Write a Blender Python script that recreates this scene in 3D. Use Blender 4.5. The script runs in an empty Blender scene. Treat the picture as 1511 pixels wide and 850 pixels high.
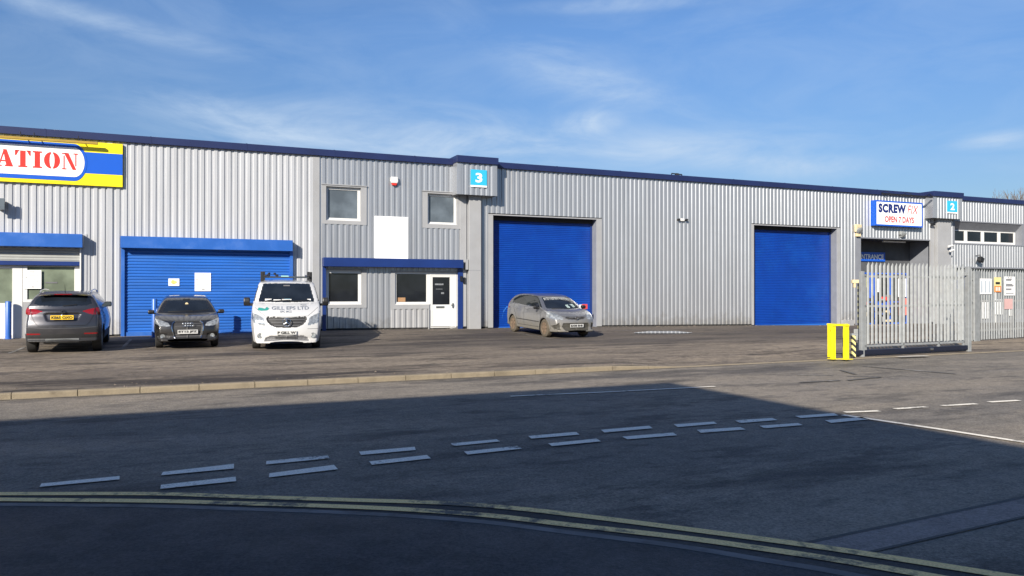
import bpy, bmesh, math, random
import numpy as np
from mathutils import Vector, Matrix
random.seed(7)
rad = math.radians
SC = bpy.context.scene
COL = SC.collection

# ------------------------------------------------------------------ geometry of the place
F = 1150.0; CX = 755.5; HY = 430.0; EYE = 1.6
A = 2.257; SQ = math.sqrt(1 + A*A); UX = A/SQ; UY = 1/SQ
D0 = 31.5
WM = Matrix(((UX, -UY, 0, 0), (UY, UX, 0, D0), (0, 0, 1, 0), (0, 0, 0, 1)))   # wall frame: x along the wall, y into the building
WANG = math.atan2(UY, UX)
def wp(px, py, off=0.0):
    k = (px-CX)/F
    d = (UX*D0-off)/(UX-UY*k)
    return UX*k*d + UY*(d-D0), EYE+(HY-py)*d/F
def wu(px, off=0.0): return wp(px, HY, off)[0]
def wz(px, py, off=0.0): return wp(px, py, off)[1]
def gp(px, py, z=-0.1):
    d = (EYE-z)*F/(py-HY)
    return Vector(((px-CX)/F*d, d, z))
def w2l(p):   # world to wall frame
    x, y = p[0], p[1]-D0
    return UX*x+UY*y, -UY*x+UX*y
ZT = [(wu(p), z) for p, z in ((0, .11), (170, .113), (500, .17), (700, .127), (920, .08), (1110, .0), (1225, -.085), (1511, -.16))]
def zb(u):
    if u <= ZT[0][0]: return ZT[0][1]
    for (a, za), (b, zc) in zip(ZT, ZT[1:]):
        if u <= b: return za+(zc-za)*(u-a)/(b-a)
    return ZT[-1][1]
def sstep(a, b, x):
    t = min(1, max(0, (x-a)/(b-a))); return t*t*(3-2*t)
VK = -14.4                                          # kerb line (road side) in the wall frame
UD0, UD1 = -3.9, -2.2                               # kerb drops between these
def zf(u, v):                                       # forecourt height
    z = zb(u)*sstep(-5.5, -0.2, v)
    d = sstep(UD0, UD1, u)
    z += -.085*d*(1-sstep(VK, VK+3.2, v))
    return z
def zground(p): u, v = w2l(p); return zf(u, v)

# ------------------------------------------------------------------ materials
MATS = {}
def newmat(name):
    m = bpy.data.materials.new(name); m.use_nodes = True
    nt = m.node_tree; b = nt.nodes['Principled BSDF']
    return m, nt, b
def mat(name, col, rough=.5, metal=0, var=.08, vscale=3.0, bump=0, bscale=60, spec=.5, coat=0, dirt=None, dscale=2.0, damt=.5, stretch=(1,1,1), emit=None, alpha=None):
    if name in MATS: return MATS[name]
    m, nt, b = newmat(name); N = nt.nodes; L = nt.links
    tc = N.new('ShaderNodeTexCoord'); mp = N.new('ShaderNodeMapping'); L.new(tc.outputs['Object'], mp.inputs['Vector'])
    mp.inputs['Scale'].default_value = stretch
    n1 = N.new('ShaderNodeTexNoise'); n1.inputs['Scale'].default_value = vscale; n1.inputs['Detail'].default_value = 6
    L.new(mp.outputs[0], n1.inputs['Vector'])
    mr = N.new('ShaderNodeMapRange'); mr.inputs[1].default_value = .3; mr.inputs[2].default_value = .7
    mr.inputs[3].default_value = 1-var; mr.inputs[4].default_value = 1+var
    L.new(n1.outputs[0], mr.inputs[0])
    mx = N.new('ShaderNodeMix'); mx.data_type = 'RGBA'; mx.blend_type = 'MULTIPLY'; mx.inputs[0].default_value = 1
    mx.inputs[6].default_value = (*col, 1); L.new(mr.outputs[0], mx.inputs[7])
    out = mx.outputs[2]
    if dirt:
        n2 = N.new('ShaderNodeTexNoise'); n2.inputs['Scale'].default_value = dscale; n2.inputs['Detail'].default_value = 8; n2.inputs['Roughness'].default_value = .65
        L.new(mp.outputs[0], n2.inputs['Vector'])
        r2 = N.new('ShaderNodeMapRange'); r2.inputs[1].default_value = .48; r2.inputs[2].default_value = .72; r2.inputs[4].default_value = damt
        L.new(n2.outputs[0], r2.inputs[0])
        m2 = N.new('ShaderNodeMix'); m2.data_type = 'RGBA'; m2.inputs[7].default_value = (*dirt, 1)
        L.new(r2.outputs[0], m2.inputs[0]); L.new(out, m2.inputs[6]); out = m2.outputs[2]
    L.new(out, b.inputs['Base Color'])
    b.inputs['Roughness'].default_value = rough; b.inputs['Metallic'].default_value = metal
    b.inputs['Specular IOR Level'].default_value = spec
    b.inputs['Coat Weight'].default_value = coat; b.inputs['Coat Roughness'].default_value = .06
    if bump:
        n3 = N.new('ShaderNodeTexNoise'); n3.inputs['Scale'].default_value = bscale; n3.inputs['Detail'].default_value = 4
        L.new(tc.outputs['Object'], n3.inputs['Vector'])
        bp = N.new('ShaderNodeBump'); bp.inputs['Strength'].default_value = bump; bp.inputs['Distance'].default_value = .02
        L.new(n3.outputs[0], bp.inputs['Height']); L.new(bp.outputs[0], b.inputs['Normal'])
    if emit:
        b.inputs['Emission Color'].default_value = (*col, 1); b.inputs['Emission Strength'].default_value = emit
    MATS[name] = m; return m

def asphalt(name, base, light, dark, grain=.35, big=.25, streak=(.35, 1, 1), darkamt=.6, lightamt=.5, rough=.85, cracks=False, damp=False):
    m, nt, b = newmat(name); N = nt.nodes; L = nt.links
    tc = N.new('ShaderNodeTexCoord')
    def noise(scale, det=6, r=.6, st=(1,1,1), off=(0,0,0)):
        mp = N.new('ShaderNodeMapping'); mp.inputs['Scale'].default_value = st; mp.inputs['Location'].default_value = off
        L.new(tc.outputs['Object'], mp.inputs[0])
        n = N.new('ShaderNodeTexNoise'); n.inputs['Scale'].default_value = scale; n.inputs['Detail'].default_value = det; n.inputs['Roughness'].default_value = r
        L.new(mp.outputs[0], n.inputs['Vector']); return n.outputs[0]
    def rng(x, a, bb, c=0., d=1.):
        r = N.new('ShaderNodeMapRange'); r.inputs[1].default_value = a; r.inputs[2].default_value = bb; r.inputs[3].default_value = c; r.inputs[4].default_value = d
        L.new(x, r.inputs[0]); return r.outputs[0]
    def mix(f, a, c, mode='MIX'):
        x = N.new('ShaderNodeMix'); x.data_type = 'RGBA'; x.blend_type = mode
        if isinstance(f, float): x.inputs[0].default_value = f
        else: L.new(f, x.inputs[0])
        for i, q in ((6, a), (7, c)):
            if isinstance(q, tuple): x.inputs[i].default_value = (*q, 1)
            else: L.new(q, x.inputs[i])
        return x.outputs[2]
    c = mix(rng(noise(.35, 5, .6, streak), .42, .62, 0, lightamt), base, light)
    c = mix(rng(noise(.5, 8, .68, streak, (7, 3, 1)), .53, .62, 0, darkamt), c, dark)
    c = mix(rng(noise(2.2, 8, .75, streak, (1, 9, 1)), .58, .66, 0, darkamt*.7), c, dark)
    c = mix(rng(noise(1.5, 9, .72, streak, (11, 2, 5)), .545, .60, 0, darkamt*.75), c, dark)
    c = mix(rng(noise(1.9, 9, .7, streak, (2, 17, 3)), .55, .62, 0, lightamt*.6), c, light)
    c = mix(rng(noise(9, 8, .75, (.5, 1, 1), (4, 1, 8)), .56, .64, 0, darkamt*.45), c, dark)
    g = rng(noise(38, 4, .85), .32, .68, 1-grain, 1+grain)
    c = mix(1.0, c, g, 'MULTIPLY')
    g2 = rng(noise(6, 6, .7), .3, .7, 1-big, 1+big)
    c = mix(1.0, c, g2, 'MULTIPLY')
    if cracks:
        v = N.new('ShaderNodeTexVoronoi'); v.feature = 'DISTANCE_TO_EDGE'; v.inputs['Scale'].default_value = .33
        mp = N.new('ShaderNodeMapping'); mp.inputs['Scale'].default_value = (.6, 1, 1)
        ad = N.new('ShaderNodeMix'); ad.data_type = 'RGBA'; ad.blend_type = 'ADD'; ad.inputs[0].default_value = .9
        L.new(tc.outputs['Object'], ad.inputs[6])
        nn = N.new('ShaderNodeTexNoise'); nn.inputs['Scale'].default_value = 1.3; nn.inputs['Detail'].default_value = 5; L.new(tc.outputs['Object'], nn.inputs['Vector'])
        L.new(nn.outputs[1], ad.inputs[7]); L.new(ad.outputs[2], mp.inputs[0]); L.new(mp.outputs[0], v.inputs['Vector'])
        c = mix(rng(v.outputs[0], .0, .010, .4, 0), c, tuple(x*.45 for x in dark))
    if damp:
        sp = N.new('ShaderNodeSeparateXYZ'); L.new(tc.outputs['Object'], sp.inputs[0])
        q = N.new('ShaderNodeMath'); q.operation = 'MULTIPLY_ADD'; q.inputs[1].default_value = 9; L.new(noise(.45, 7, .66, (.35, 1, 1), (3, 5, 0)), q.inputs[0]); L.new(sp.outputs[1], q.inputs[2])
        q2 = rng(q.outputs[0], -5.6, -2.6, 0, 1); ux = rng(sp.outputs[0], -10, -2, .25, 1)
        q3 = N.new('ShaderNodeMath'); q3.operation = 'MULTIPLY'; L.new(q2, q3.inputs[0]); L.new(ux, q3.inputs[1])
        q4 = N.new('ShaderNodeMath'); q4.operation = 'MULTIPLY'; q4.inputs[1].default_value = .62; L.new(q3.outputs[0], q4.inputs[0])
        c = mix(q4.outputs[0], c, (.05, .043, .040))
    L.new(c, b.inputs['Base Color'])
    rr = rng(noise(.8, 5, .6, streak), .35, .65, rough-.12, min(1, rough+.1)); L.new(rr, b.inputs['Roughness'])
    b.inputs['Specular IOR Level'].default_value = .3
    bp = N.new('ShaderNodeBump'); bp.inputs['Strength'].default_value = .5; bp.inputs['Distance'].default_value = .012
    L.new(noise(70, 3, .7), bp.inputs['Height'])
    bp2 = N.new('ShaderNodeBump'); bp2.inputs['Strength'].default_value = .35; bp2.inputs['Distance'].default_value = .05
    L.new(noise(1.6, 5, .6), bp2.inputs['Height']); L.new(bp.outputs[0], bp2.inputs['Normal'])
    L.new(bp2.outputs[0], b.inputs['Normal'])
    return m

def paint(name, col, under, wear=.5, scale=14):
    m, nt, b = newmat(name); N = nt.nodes; L = nt.links
    tc = N.new('ShaderNodeTexCoord')
    n = N.new('ShaderNodeTexNoise'); n.inputs['Scale'].default_value = scale; n.inputs['Detail'].default_value = 8; n.inputs['Roughness'].default_value = .75
    L.new(tc.outputs['Object'], n.inputs['Vector'])
    n2 = N.new('ShaderNodeTexNoise'); n2.inputs['Scale'].default_value = 1.1; n2.inputs['Detail'].default_value = 4; L.new(tc.outputs['Object'], n2.inputs['Vector'])
    ad = N.new('ShaderNodeMath'); ad.operation = 'ADD'; L.new(n.outputs[0], ad.inputs[0]); L.new(n2.outputs[0], ad.inputs[1])
    r = N.new('ShaderNodeMapRange'); r.inputs[1].default_value = 1.28-wear*.5; r.inputs[2].default_value = 1.40-wear*.4; L.new(ad.outputs[0], r.inputs[0])
    x = N.new('ShaderNodeMix'); x.data_type = 'RGBA'; x.inputs[6].default_value = (*col, 1); x.inputs[7].default_value = (*under, 1); L.new(r.outputs[0], x.inputs[0])
    n3 = N.new('ShaderNodeTexNoise'); n3.inputs['Scale'].default_value = 60; L.new(tc.outputs['Object'], n3.inputs['Vector'])
    r3 = N.new('ShaderNodeMapRange'); r3.inputs[1].default_value = .3; r3.inputs[2].default_value = .7; r3.inputs[3].default_value = .8; r3.inputs[4].default_value = 1.15; L.new(n3.outputs[0], r3.inputs[0])
    y = N.new('ShaderNodeMix'); y.data_type = 'RGBA'; y.blend_type = 'MULTIPLY'; y.inputs[0].default_value = 1
    L.new(x.outputs[2], y.inputs[6]); L.new(r3.outputs[0], y.inputs[7]); L.new(y.outputs[2], b.inputs['Base Color'])
    b.inputs['Roughness'].default_value = .8
    return m

def glass(name, col=(.02, .025, .03), rough=.04, curtain=None):
    if name in MATS: return MATS[name]
    m, nt, b = newmat(name); N = nt.nodes; L = nt.links
    tc = N.new('ShaderNodeTexCoord'); n = N.new('ShaderNodeTexNoise'); n.inputs['Scale'].default_value = 1.6; n.inputs['Detail'].default_value = 4
    L.new(tc.outputs['Object'], n.inputs['Vector'])
    r = N.new('ShaderNodeValToRGB'); r.color_ramp.elements[0].position = .38; r.color_ramp.elements[0].color = (*[c*.75 for c in col], 1)
    r.color_ramp.elements[1].position = .68; r.color_ramp.elements[1].color = (*[min(1, c*1.3) for c in col], 1)
    L.new(n.outputs[0], r.inputs[0]); L.new(r.outputs[0], b.inputs['Base Color'])
    b.inputs['Roughness'].default_value = rough; b.inputs['Specular IOR Level'].default_value = .6
    bp = N.new('ShaderNodeBump'); bp.inputs['Strength'].default_value = .04; bp.inputs['Distance'].default_value = .05
    n2 = N.new('ShaderNodeTexNoise'); n2.inputs['Scale'].default_value = 1.2; L.new(tc.outputs['Object'], n2.inputs['Vector'])
    L.new(n2.outputs[0], bp.inputs['Height']); L.new(bp.outputs[0], b.inputs['Normal'])
    MATS[name] = m; return m

def clad_mat(name, col, rough=.42, metal=.4):
    m, nt, b = newmat(name); N = nt.nodes; L = nt.links
    tc = N.new('ShaderNodeTexCoord')
    mp = N.new('ShaderNodeMapping'); mp.inputs['Scale'].default_value = (4.6, 1, .22); L.new(tc.outputs['Object'], mp.inputs[0])
    n = N.new('ShaderNodeTexNoise'); n.inputs['Scale'].default_value = 1; n.inputs['Detail'].default_value = 7; n.inputs['Roughness'].default_value = .65; L.new(mp.outputs[0], n.inputs['Vector'])
    r = N.new('ShaderNodeMapRange'); r.inputs[1].default_value = .3; r.inputs[2].default_value = .7; r.inputs[3].default_value = .84; r.inputs[4].default_value = 1.10; L.new(n.outputs[0], r.inputs[0])
    # grime splashed up from the ground, with a ragged edge
    sp = N.new('ShaderNodeSeparateXYZ'); L.new(tc.outputs['Object'], sp.inputs[0])
    n2 = N.new('ShaderNodeTexNoise'); n2.inputs['Scale'].default_value = 3.2; n2.inputs['Detail'].default_value = 8; n2.inputs['Roughness'].default_value = .7; L.new(tc.outputs['Object'], n2.inputs['Vector'])
    mm = N.new('ShaderNodeMath'); mm.operation = 'MULTIPLY_ADD'; mm.inputs[1].default_value = -2.2; L.new(n2.outputs[0], mm.inputs[0]); L.new(sp.outputs[2], mm.inputs[2])
    r2 = N.new('ShaderNodeMapRange'); r2.inputs[1].default_value = -1.15; r2.inputs[2].default_value = -.45; r2.inputs[3].default_value = .55; r2.inputs[4].default_value = 0; L.new(mm.outputs[0], r2.inputs[0])
    x = N.new('ShaderNodeMix'); x.data_type = 'RGBA'; x.blend_type = 'MULTIPLY'; x.inputs[0].default_value = 1; x.inputs[6].default_value = (*col, 1); L.new(r.outputs[0], x.inputs[7])
    y = N.new('ShaderNodeMix'); y.data_type = 'RGBA'; y.inputs[7].default_value = (.2, .18, .15, 1); L.new(x.outputs[2], y.inputs[6]); L.new(r2.outputs[0], y.inputs[0])
    L.new(y.outputs[2], b.inputs['Base Color'])
    b.inputs['Roughness'].default_value = rough; b.inputs['Specular IOR Level'].default_value = .6; b.inputs['Metallic'].default_value = metal
    bp = N.new('ShaderNodeBump'); bp.inputs['Strength'].default_value = .12; bp.inputs['Distance'].default_value = .05
    n4 = N.new('ShaderNodeTexNoise'); n4.inputs['Scale'].default_value = 1.1; n4.inputs['Detail'].default_value = 3; L.new(tc.outputs['Object'], n4.inputs['Vector'])
    L.new(n4.outputs[0], bp.inputs['Height']); L.new(bp.outputs[0], b.inputs['Normal'])
    return m

def hazard(name):
    m, nt, b = newmat(name); N = nt.nodes; L = nt.links
    tc = N.new('ShaderNodeTexCoord'); sp = N.new('ShaderNodeSeparateXYZ'); L.new(tc.outputs['Object'], sp.inputs[0])
    a = N.new('ShaderNodeMath'); a.operation = 'ADD'; L.new(sp.outputs[0], a.inputs[0]); L.new(sp.outputs[2], a.inputs[1])
    f = N.new('ShaderNodeMath'); f.operation = 'PINGPONG'; f.inputs[1].default_value = .075; L.new(a.outputs[0], f.inputs[0])
    g = N.new('ShaderNodeMath'); g.operation = 'GREATER_THAN'; g.inputs[1].default_value = .0375; L.new(f.outputs[0], g.inputs[0])
    x = N.new('ShaderNodeMix'); x.data_type = 'RGBA'; x.inputs[6].default_value = (.02, .02, .02, 1); x.inputs[7].default_value = (.62, .56, .22, 1); L.new(g.outputs[0], x.inputs[0])
    L.new(x.outputs[2], b.inputs['Base Color']); b.inputs['Roughness'].default_value = .6
    return m

M = dict(
    clad4=clad_mat('cladding_light', (.435, .445, .465), .4, .1),
    clad=clad_mat('cladding_grey', (.385, .40, .425), .30, .5),
    trim=mat('grey_flashing', (.30, .305, .315), .45, var=.06, vscale=1.5, dirt=(.25, .24, .22), dscale=1.4, damt=.25),
    trimd=mat('flashing_dark_grey', (.19, .20, .225), .5, var=.08),  # flashing painted a darker grey, for reveals, joints and recess trim
    navy=mat('navy_fascia', (.012, .020, .075), .4, var=.12, vscale=1.2),
    navyb=mat('navy_canopy', (.008, .028, .14), .38, var=.1, vscale=2),
    blue=mat('mid_blue_steel', (.02, .105, .40), .38, var=.1, vscale=2, dirt=(.12, .2, .4), damt=.3),
    blueA=mat('blue_shutter_weathered', (.018, .11, .42), .38, var=.16, vscale=1.2, stretch=(.35, 1, 4), dirt=(.05, .13, .33), dscale=1.6, damt=.45),
    blueB=mat('blue_shutter', (.002, .038, .26), .36, var=.08, vscale=1.4, dirt=(.004, .07, .34), dscale=1.1, damt=.5),
    white=mat('white_upvc', (.62, .62, .61), .35, var=.03, dirt=(.5, .48, .44), dscale=3, damt=.2),
    whitep=mat('white_panel', (.8, .8, .8), .45, var=.02),
    galv=mat('galvanised_steel', (.285, .30, .305), .55, metal=.3, var=.14, vscale=7, dirt=(.3, .28, .25), damt=.3),
    shut=mat('grey_shutter', (.33, .34, .33), .5, metal=.2, var=.08),
    black=mat('black_plastic', (.012, .012, .013), .45, var=.1),
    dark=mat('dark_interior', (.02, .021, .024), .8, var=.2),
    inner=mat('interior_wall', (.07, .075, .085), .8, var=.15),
    plinth=mat('dark_plinth', (.035, .034, .033), .9, var=.3, vscale=5, bump=.5),
    conc=mat('kerb_concrete', (.235, .195, .135), .9, var=.3, vscale=2.2, bump=.5, bscale=60, dirt=(.11, .09, .065), dscale=2.2, damt=.85),
    yellow=mat('yellow_guard', (.78, .66, .01), .45, var=.06, dirt=(.4, .33, .06), damt=.3),
    signy=mat('sign_yellow', (.86, .70, .01), .35, var=.02),
    signb=mat('sign_blue', (.008, .09, .50), .35, var=.02),
    signw=mat('sign_white', (.84, .84, .83), .35, var=.02),
    red=mat('sign_red', (.62, .03, .02), .4, var=.03),
    redt=mat('sign_thin_red', (.55, .05, .06), .4, var=.03),
    cyan=mat('unit_sign_cyan', (.03, .40, .62), .4, var=.03),
    cream=mat('cream_lamp', (.62, .50, .30), .5, var=.1),
    brass=mat('brown_trough', (.34, .22, .03), .5, var=.1),
    ink=mat('grey_ink', (.12, .12, .13), .7, var=.1),
    inkb=mat('ink_black', (.015, .015, .015), .6, var=.1),
    chrome=mat('chrome', (.55, .56, .57), .18, metal=1, var=.04),
    rubber=mat('tyre_rubber', (.022, .021, .02), .8, var=.15, vscale=8),
    rubberd=mat('muddy_rubber', (.085, .07, .05), .9, var=.25, vscale=8),
    platey=mat('plate_yellow', (.80, .52, .03), .4, var=.03),
    platew=mat('plate_white', (.50, .50, .49), .4, var=.03),
    redl=mat('tail_lamp_red', (.22, .008, .01), .12, var=.1, coat=.5),
    whitel=mat('clear_lamp', (.32, .34, .35), .1, metal=.4, var=.5, vscale=14, coat=.8),
    orange=mat('orange_print', (.75, .24, .05), .6, var=.1),
    bark=mat('winter_bark', (.16, .13, .11), .9, var=.2),
    brick=mat('opposite_wall', (.30, .24, .20), .9, var=.15, vscale=1, bump=.3),
    roofm=mat('roof_sheet', (.25, .26, .27), .7, var=.1),
    hazard=hazard('hazard_stripes'),
    glass=glass('window_glass', (.10, .12, .14)), glassg=glass('greenish_glass', (.16, .19, .14), .12), glassd=glass('deep_glass', (.01, .012, .016)),
    glasst=glass('tinted_car_glass', (.012, .016, .022), .06),
)

# ------------------------------------------------------------------ mesh helpers
def tag(o, label=None, cat=None, group=None, kind=None):
    if label: o['label'] = label
    if cat: o['category'] = cat
    if group: o['group'] = group
    if kind: o['kind'] = kind
    return o
class MB:
    def __init__(s): s.v = []; s.f = []
    def add(s, vs, fs):
        n = len(s.v); s.v += [tuple(p) for p in vs]; s.f += [tuple(i+n for i in f) for f in fs]; return s
    def box(s, x0, x1, y0, y1, z0, z1):
        vs = [(x, y, z) for z in (z0, z1) for y in (y0, y1) for x in (x0, x1)]
        return s.add(vs, [(0, 2, 3, 1), (4, 5, 7, 6), (0, 1, 5, 4), (2, 6, 7, 3), (0, 4, 6, 2), (1, 3, 7, 5)])
    def quad(s, *p): return s.add(p, [tuple(range(len(p)))])
    def prism(s, poly, y0, y1):       # polygon in x,z (ccw seen from -y) extruded along y
        n = len(poly); vs = [(x, y0, z) for x, z in poly]+[(x, y1, z) for x, z in poly]
        return s.add(vs, [tuple(range(n)), tuple(range(2*n-1, n-1, -1))]+[(i, i+n, (i+1) % n+n, (i+1) % n) for i in range(n)])
    def slab(s, poly, z0, z1):        # polygon in x,y (ccw from above) extruded along z
        n = len(poly); vs = [(x, y, z1) for x, y in poly]+[(x, y, z0) for x, y in poly]
        return s.add(vs, [tuple(range(n)), tuple(range(2*n-1, n-1, -1))]+[(i, i+n, (i+1) % n+n, (i+1) % n) for i in range(n)])
    def cyl(s, p, q, r, r2=None, n=16, cap=True):
        p = Vector(p); q = Vector(q); r2 = r if r2 is None else r2; d = (q-p).normalized()
        a = d.orthogonal().normalized(); b = d.cross(a)
        vs = []
        for c, rr in ((p, r), (q, r2)):
            for i in range(n):
                t = 2*math.pi*i/n; vs.append(c+a*math.cos(t)*rr+b*math.sin(t)*rr)
        fs = [(i, (i+1) % n, (i+1) % n+n, i+n) for i in range(n)]
        if cap: fs += [tuple(range(n-1, -1, -1)), tuple(range(n, 2*n))]
        return s.add(vs, fs)
    def tube(s, path, r, n=8, closed=False):
        P = [Vector(p) for p in path]; k = len(P)
        for i in range(k if closed else k-1): s.cyl(P[i], P[(i+1) % k], r, n=n)
        return s
    def lathe(s, c, axis, prof, n=28):   # prof: (offset along axis, radius)
        c = Vector(c); d = Vector(axis).normalized(); a = d.orthogonal().normalized(); b = d.cross(a)
        vs = [c+d*o+(a*math.cos(2*math.pi*i/n)+b*math.sin(2*math.pi*i/n))*r for o, r in prof for i in range(n)]
        fs = [(j*n+i, j*n+(i+1) % n, (j+1)*n+(i+1) % n, (j+1)*n+i) for j in range(len(prof)-1) for i in range(n)]
        return s.add(vs, fs)
    def build(s, name, m, parent=None, org=(0, 0, 0), bev=0, smooth=False, mw=None):
        me = bpy.data.meshes.new(name)
        ox, oy, oz = org
        me.from_pydata([(x-ox, y-oy, z-oz) for x, y, z in s.v], [], s.f)
        me.materials.append(m)
        bm = bmesh.new(); bm.from_mesh(me); bmesh.ops.recalc_face_normals(bm, faces=bm.faces) if len(s.f) > 1 else None
        bm.to_mesh(me); bm.free()
        if smooth:
            for p in me.polygons: p.use_smooth = True
            try: me.set_sharp_from_angle(angle=rad(40))
            except Exception: pass
        o = bpy.data.objects.new(name, me); COL.objects.link(o)
        if parent: o.parent = parent
        if mw is not None: o.matrix_world = mw
        if bev:
            b = o.modifiers.new('bevel', 'BEVEL'); b.width = bev; b.segments = 2; b.limit_method = 'ANGLE'
        return o
def empty(name, mw, label, cat, group=None):
    o = bpy.data.objects.new(name, None); COL.objects.link(o); o.matrix_world = mw; o.empty_display_size = .3
    tag(o, label, cat, group); return o
def wthing(name, loc, label, cat, group=None): return empty(name, WM @ Matrix.Translation(loc), label, cat, group)

def text_mb(s, w, h, bold=0.0, shear=0.0, depth=.004, spacing=1.0):
    """text as a mesh in the x,z plane facing -y, fitted to w x h, centred on 0"""
    cu = bpy.data.curves.new('t', 'FONT'); cu.body = s; cu.size = 1; cu.offset = bold; cu.shear = shear; cu.space_character = spacing; cu.resolution_u = 3
    o = bpy.data.objects.new('t', cu); COL.objects.link(o)
    dg = bpy.context.evaluated_depsgraph_get(); ev = o.evaluated_get(dg); me = ev.to_mesh()
    vs = [v.co.copy() for v in me.vertices]; fs = [tuple(p.vertices) for p in me.polygons]
    ev.to_mesh_clear(); bpy.data.objects.remove(o); bpy.data.curves.remove(cu)
    x0 = min(v.x for v in vs); x1 = max(v.x for v in vs); y0 = min(v.y for v in vs); y1 = max(v.y for v in vs)
    mb = MB(); mb.add([((v.x-(x0+x1)/2)/(x1-x0)*w, -depth, (v.y-(y0+y1)/2)/(y1-y0)*h) for v in vs], fs)
    return mb
def shift(mb, dx=0, dy=0, dz=0): mb.v = [(x+dx, y+dy, z+dz) for x, y, z in mb.v]; return mb

# ------------------------------------------------------------------ world, sun, camera
SUN_EL = rad(25); LD = Vector((.376, .926)).normalized()
w = bpy.data.worlds.new('World'); SC.world = w; w.use_nodes = True
nt = w.node_tree; N = nt.nodes; L = nt.links; bg = N['Background']
sky = N.new('ShaderNodeTexSky'); sky.sky_type = 'NISHITA'; sky.sun_disc = False
sky.sun_elevation = SUN_EL; sky.sun_rotation = math.atan2(-LD.x, -LD.y) % (2*math.pi)
sky.air_density = 1.0; sky.dust_density = .35; sky.ozone_density = 1.6
tc = N.new('ShaderNodeTexCoord')
def vdot(vec):
    d = N.new('ShaderNodeVectorMath'); d.operation = 'DOT_PRODUCT'; L.new(tc.outputs['Generated'], d.inputs[0]); d.inputs[1].default_value = vec; return d.outputs['Value']
def mth(op, a, b=None, c=None, clamp=False):
    m_ = N.new('ShaderNodeMath'); m_.operation = op; m_.use_clamp = clamp
    for i, q in enumerate((a, b, c)):
        if q is None: continue
        if isinstance(q, (int, float)): m_.inputs[i].default_value = q
        else: L.new(q, m_.inputs[i])
    return m_.outputs[0]
def wnoise(scale, st, det=8, rough=.6, dist=0.):
    mp = N.new('ShaderNodeMapping'); mp.inputs['Scale'].default_value = st; L.new(tc.outputs['Generated'], mp.inputs[0])
    n = N.new('ShaderNodeTexNoise'); n.inputs['Scale'].default_value = scale; n.inputs['Detail'].default_value = det; n.inputs['Roughness'].default_value = rough; n.inputs['Distortion'].default_value = dist
    L.new(mp.outputs[0], n.inputs['Vector']); return n.outputs[0]
wisp = wnoise(5.5, (1, 1, 3.2), 9, .62, .6)
wisp2 = wnoise(16, (1, 1, 4), 6, .6, .3)
tot = None
# thin cirrus, each patch set in its direction of the sky: px, py, half width, half height, tilt, strength
for cx, cy, sx, sy, tilt, st in ((700, 200, 460, 40, 4, 1.0), (840, 112, 110, 42, 16, .95), (960, 145, 120, 26, 14, .7), (120, 22, 260, 18, 7, .7), (872, 180, 48, 20, -8, 1.5),
                                 (1470, 208, 60, 14, 0, 1.1), (900, 6, 150, 12, 0, 1.0), (1180, 245, 150, 18, 6, .8), (330, 170, 110, 26, 12, .8), (560, 215, 260, 30, 0, .9), (1050, 215, 200, 30, 0, .5)):
    d = Vector(((cx-CX)/F, 1, (HY-cy)/F)); dl = d.length; d.normalize()
    r = d.cross(Vector((0, 0, 1))).normalized(); u_ = r.cross(d)
    t = rad(-tilt); e1 = r*math.cos(t)+u_*math.sin(t); e2 = -r*math.sin(t)+u_*math.cos(t)
    a = mth('DIVIDE', vdot(e1), sx/F/dl); b = mth('DIVIDE', vdot(e2), sy/F/dl)
    q = mth('ADD', mth('MULTIPLY', a, a), mth('MULTIPLY', b, b))
    g = mth('SUBTRACT', 1.0, mth('MULTIPLY', q, .5), clamp=True); g = mth('MULTIPLY', g, g)
    g = mth('MULTIPLY', g, mth('GREATER_THAN', vdot(d), 0.0))
    g = mth('MULTIPLY', g, st*.8); tot = g if tot is None else mth('ADD', tot, g)
wm = mth('ADD', mth('MULTIPLY', wisp, 1.6), mth('MULTIPLY', wisp2, .5)); wm = mth('SUBTRACT', wm, .62, clamp=True)
tot = mth('MULTIPLY', tot, wm, clamp=True)
hz = mth('MULTIPLY', mth('SUBTRACT', wisp, .40, clamp=True), .55)
tot = mth('ADD', tot, hz, clamp=True)
mx = N.new('ShaderNodeMix'); mx.data_type = 'RGBA'; L.new(tot, mx.inputs[0]); 
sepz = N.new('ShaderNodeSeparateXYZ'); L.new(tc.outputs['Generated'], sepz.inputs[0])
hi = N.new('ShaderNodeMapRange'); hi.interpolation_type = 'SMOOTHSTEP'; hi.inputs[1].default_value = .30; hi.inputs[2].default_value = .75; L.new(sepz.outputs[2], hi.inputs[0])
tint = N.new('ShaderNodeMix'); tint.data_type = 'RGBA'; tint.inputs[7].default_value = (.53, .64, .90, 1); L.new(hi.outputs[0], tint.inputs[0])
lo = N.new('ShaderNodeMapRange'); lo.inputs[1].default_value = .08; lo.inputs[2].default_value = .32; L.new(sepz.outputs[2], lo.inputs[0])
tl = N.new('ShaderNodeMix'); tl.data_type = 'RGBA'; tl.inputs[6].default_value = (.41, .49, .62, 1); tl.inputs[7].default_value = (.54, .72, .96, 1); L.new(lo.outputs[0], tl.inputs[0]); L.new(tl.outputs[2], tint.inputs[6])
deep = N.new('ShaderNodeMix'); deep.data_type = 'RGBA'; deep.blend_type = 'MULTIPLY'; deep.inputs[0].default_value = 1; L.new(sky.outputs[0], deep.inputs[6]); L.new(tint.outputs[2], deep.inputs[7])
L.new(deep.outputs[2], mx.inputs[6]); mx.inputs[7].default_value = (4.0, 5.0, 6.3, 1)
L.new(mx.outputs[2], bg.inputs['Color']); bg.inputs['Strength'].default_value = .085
sl = bpy.data.lights.new('sun', 'SUN'); sl.energy = 5.0; sl.angle = rad(.55); sl.color = (1, .92, .80)
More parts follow.
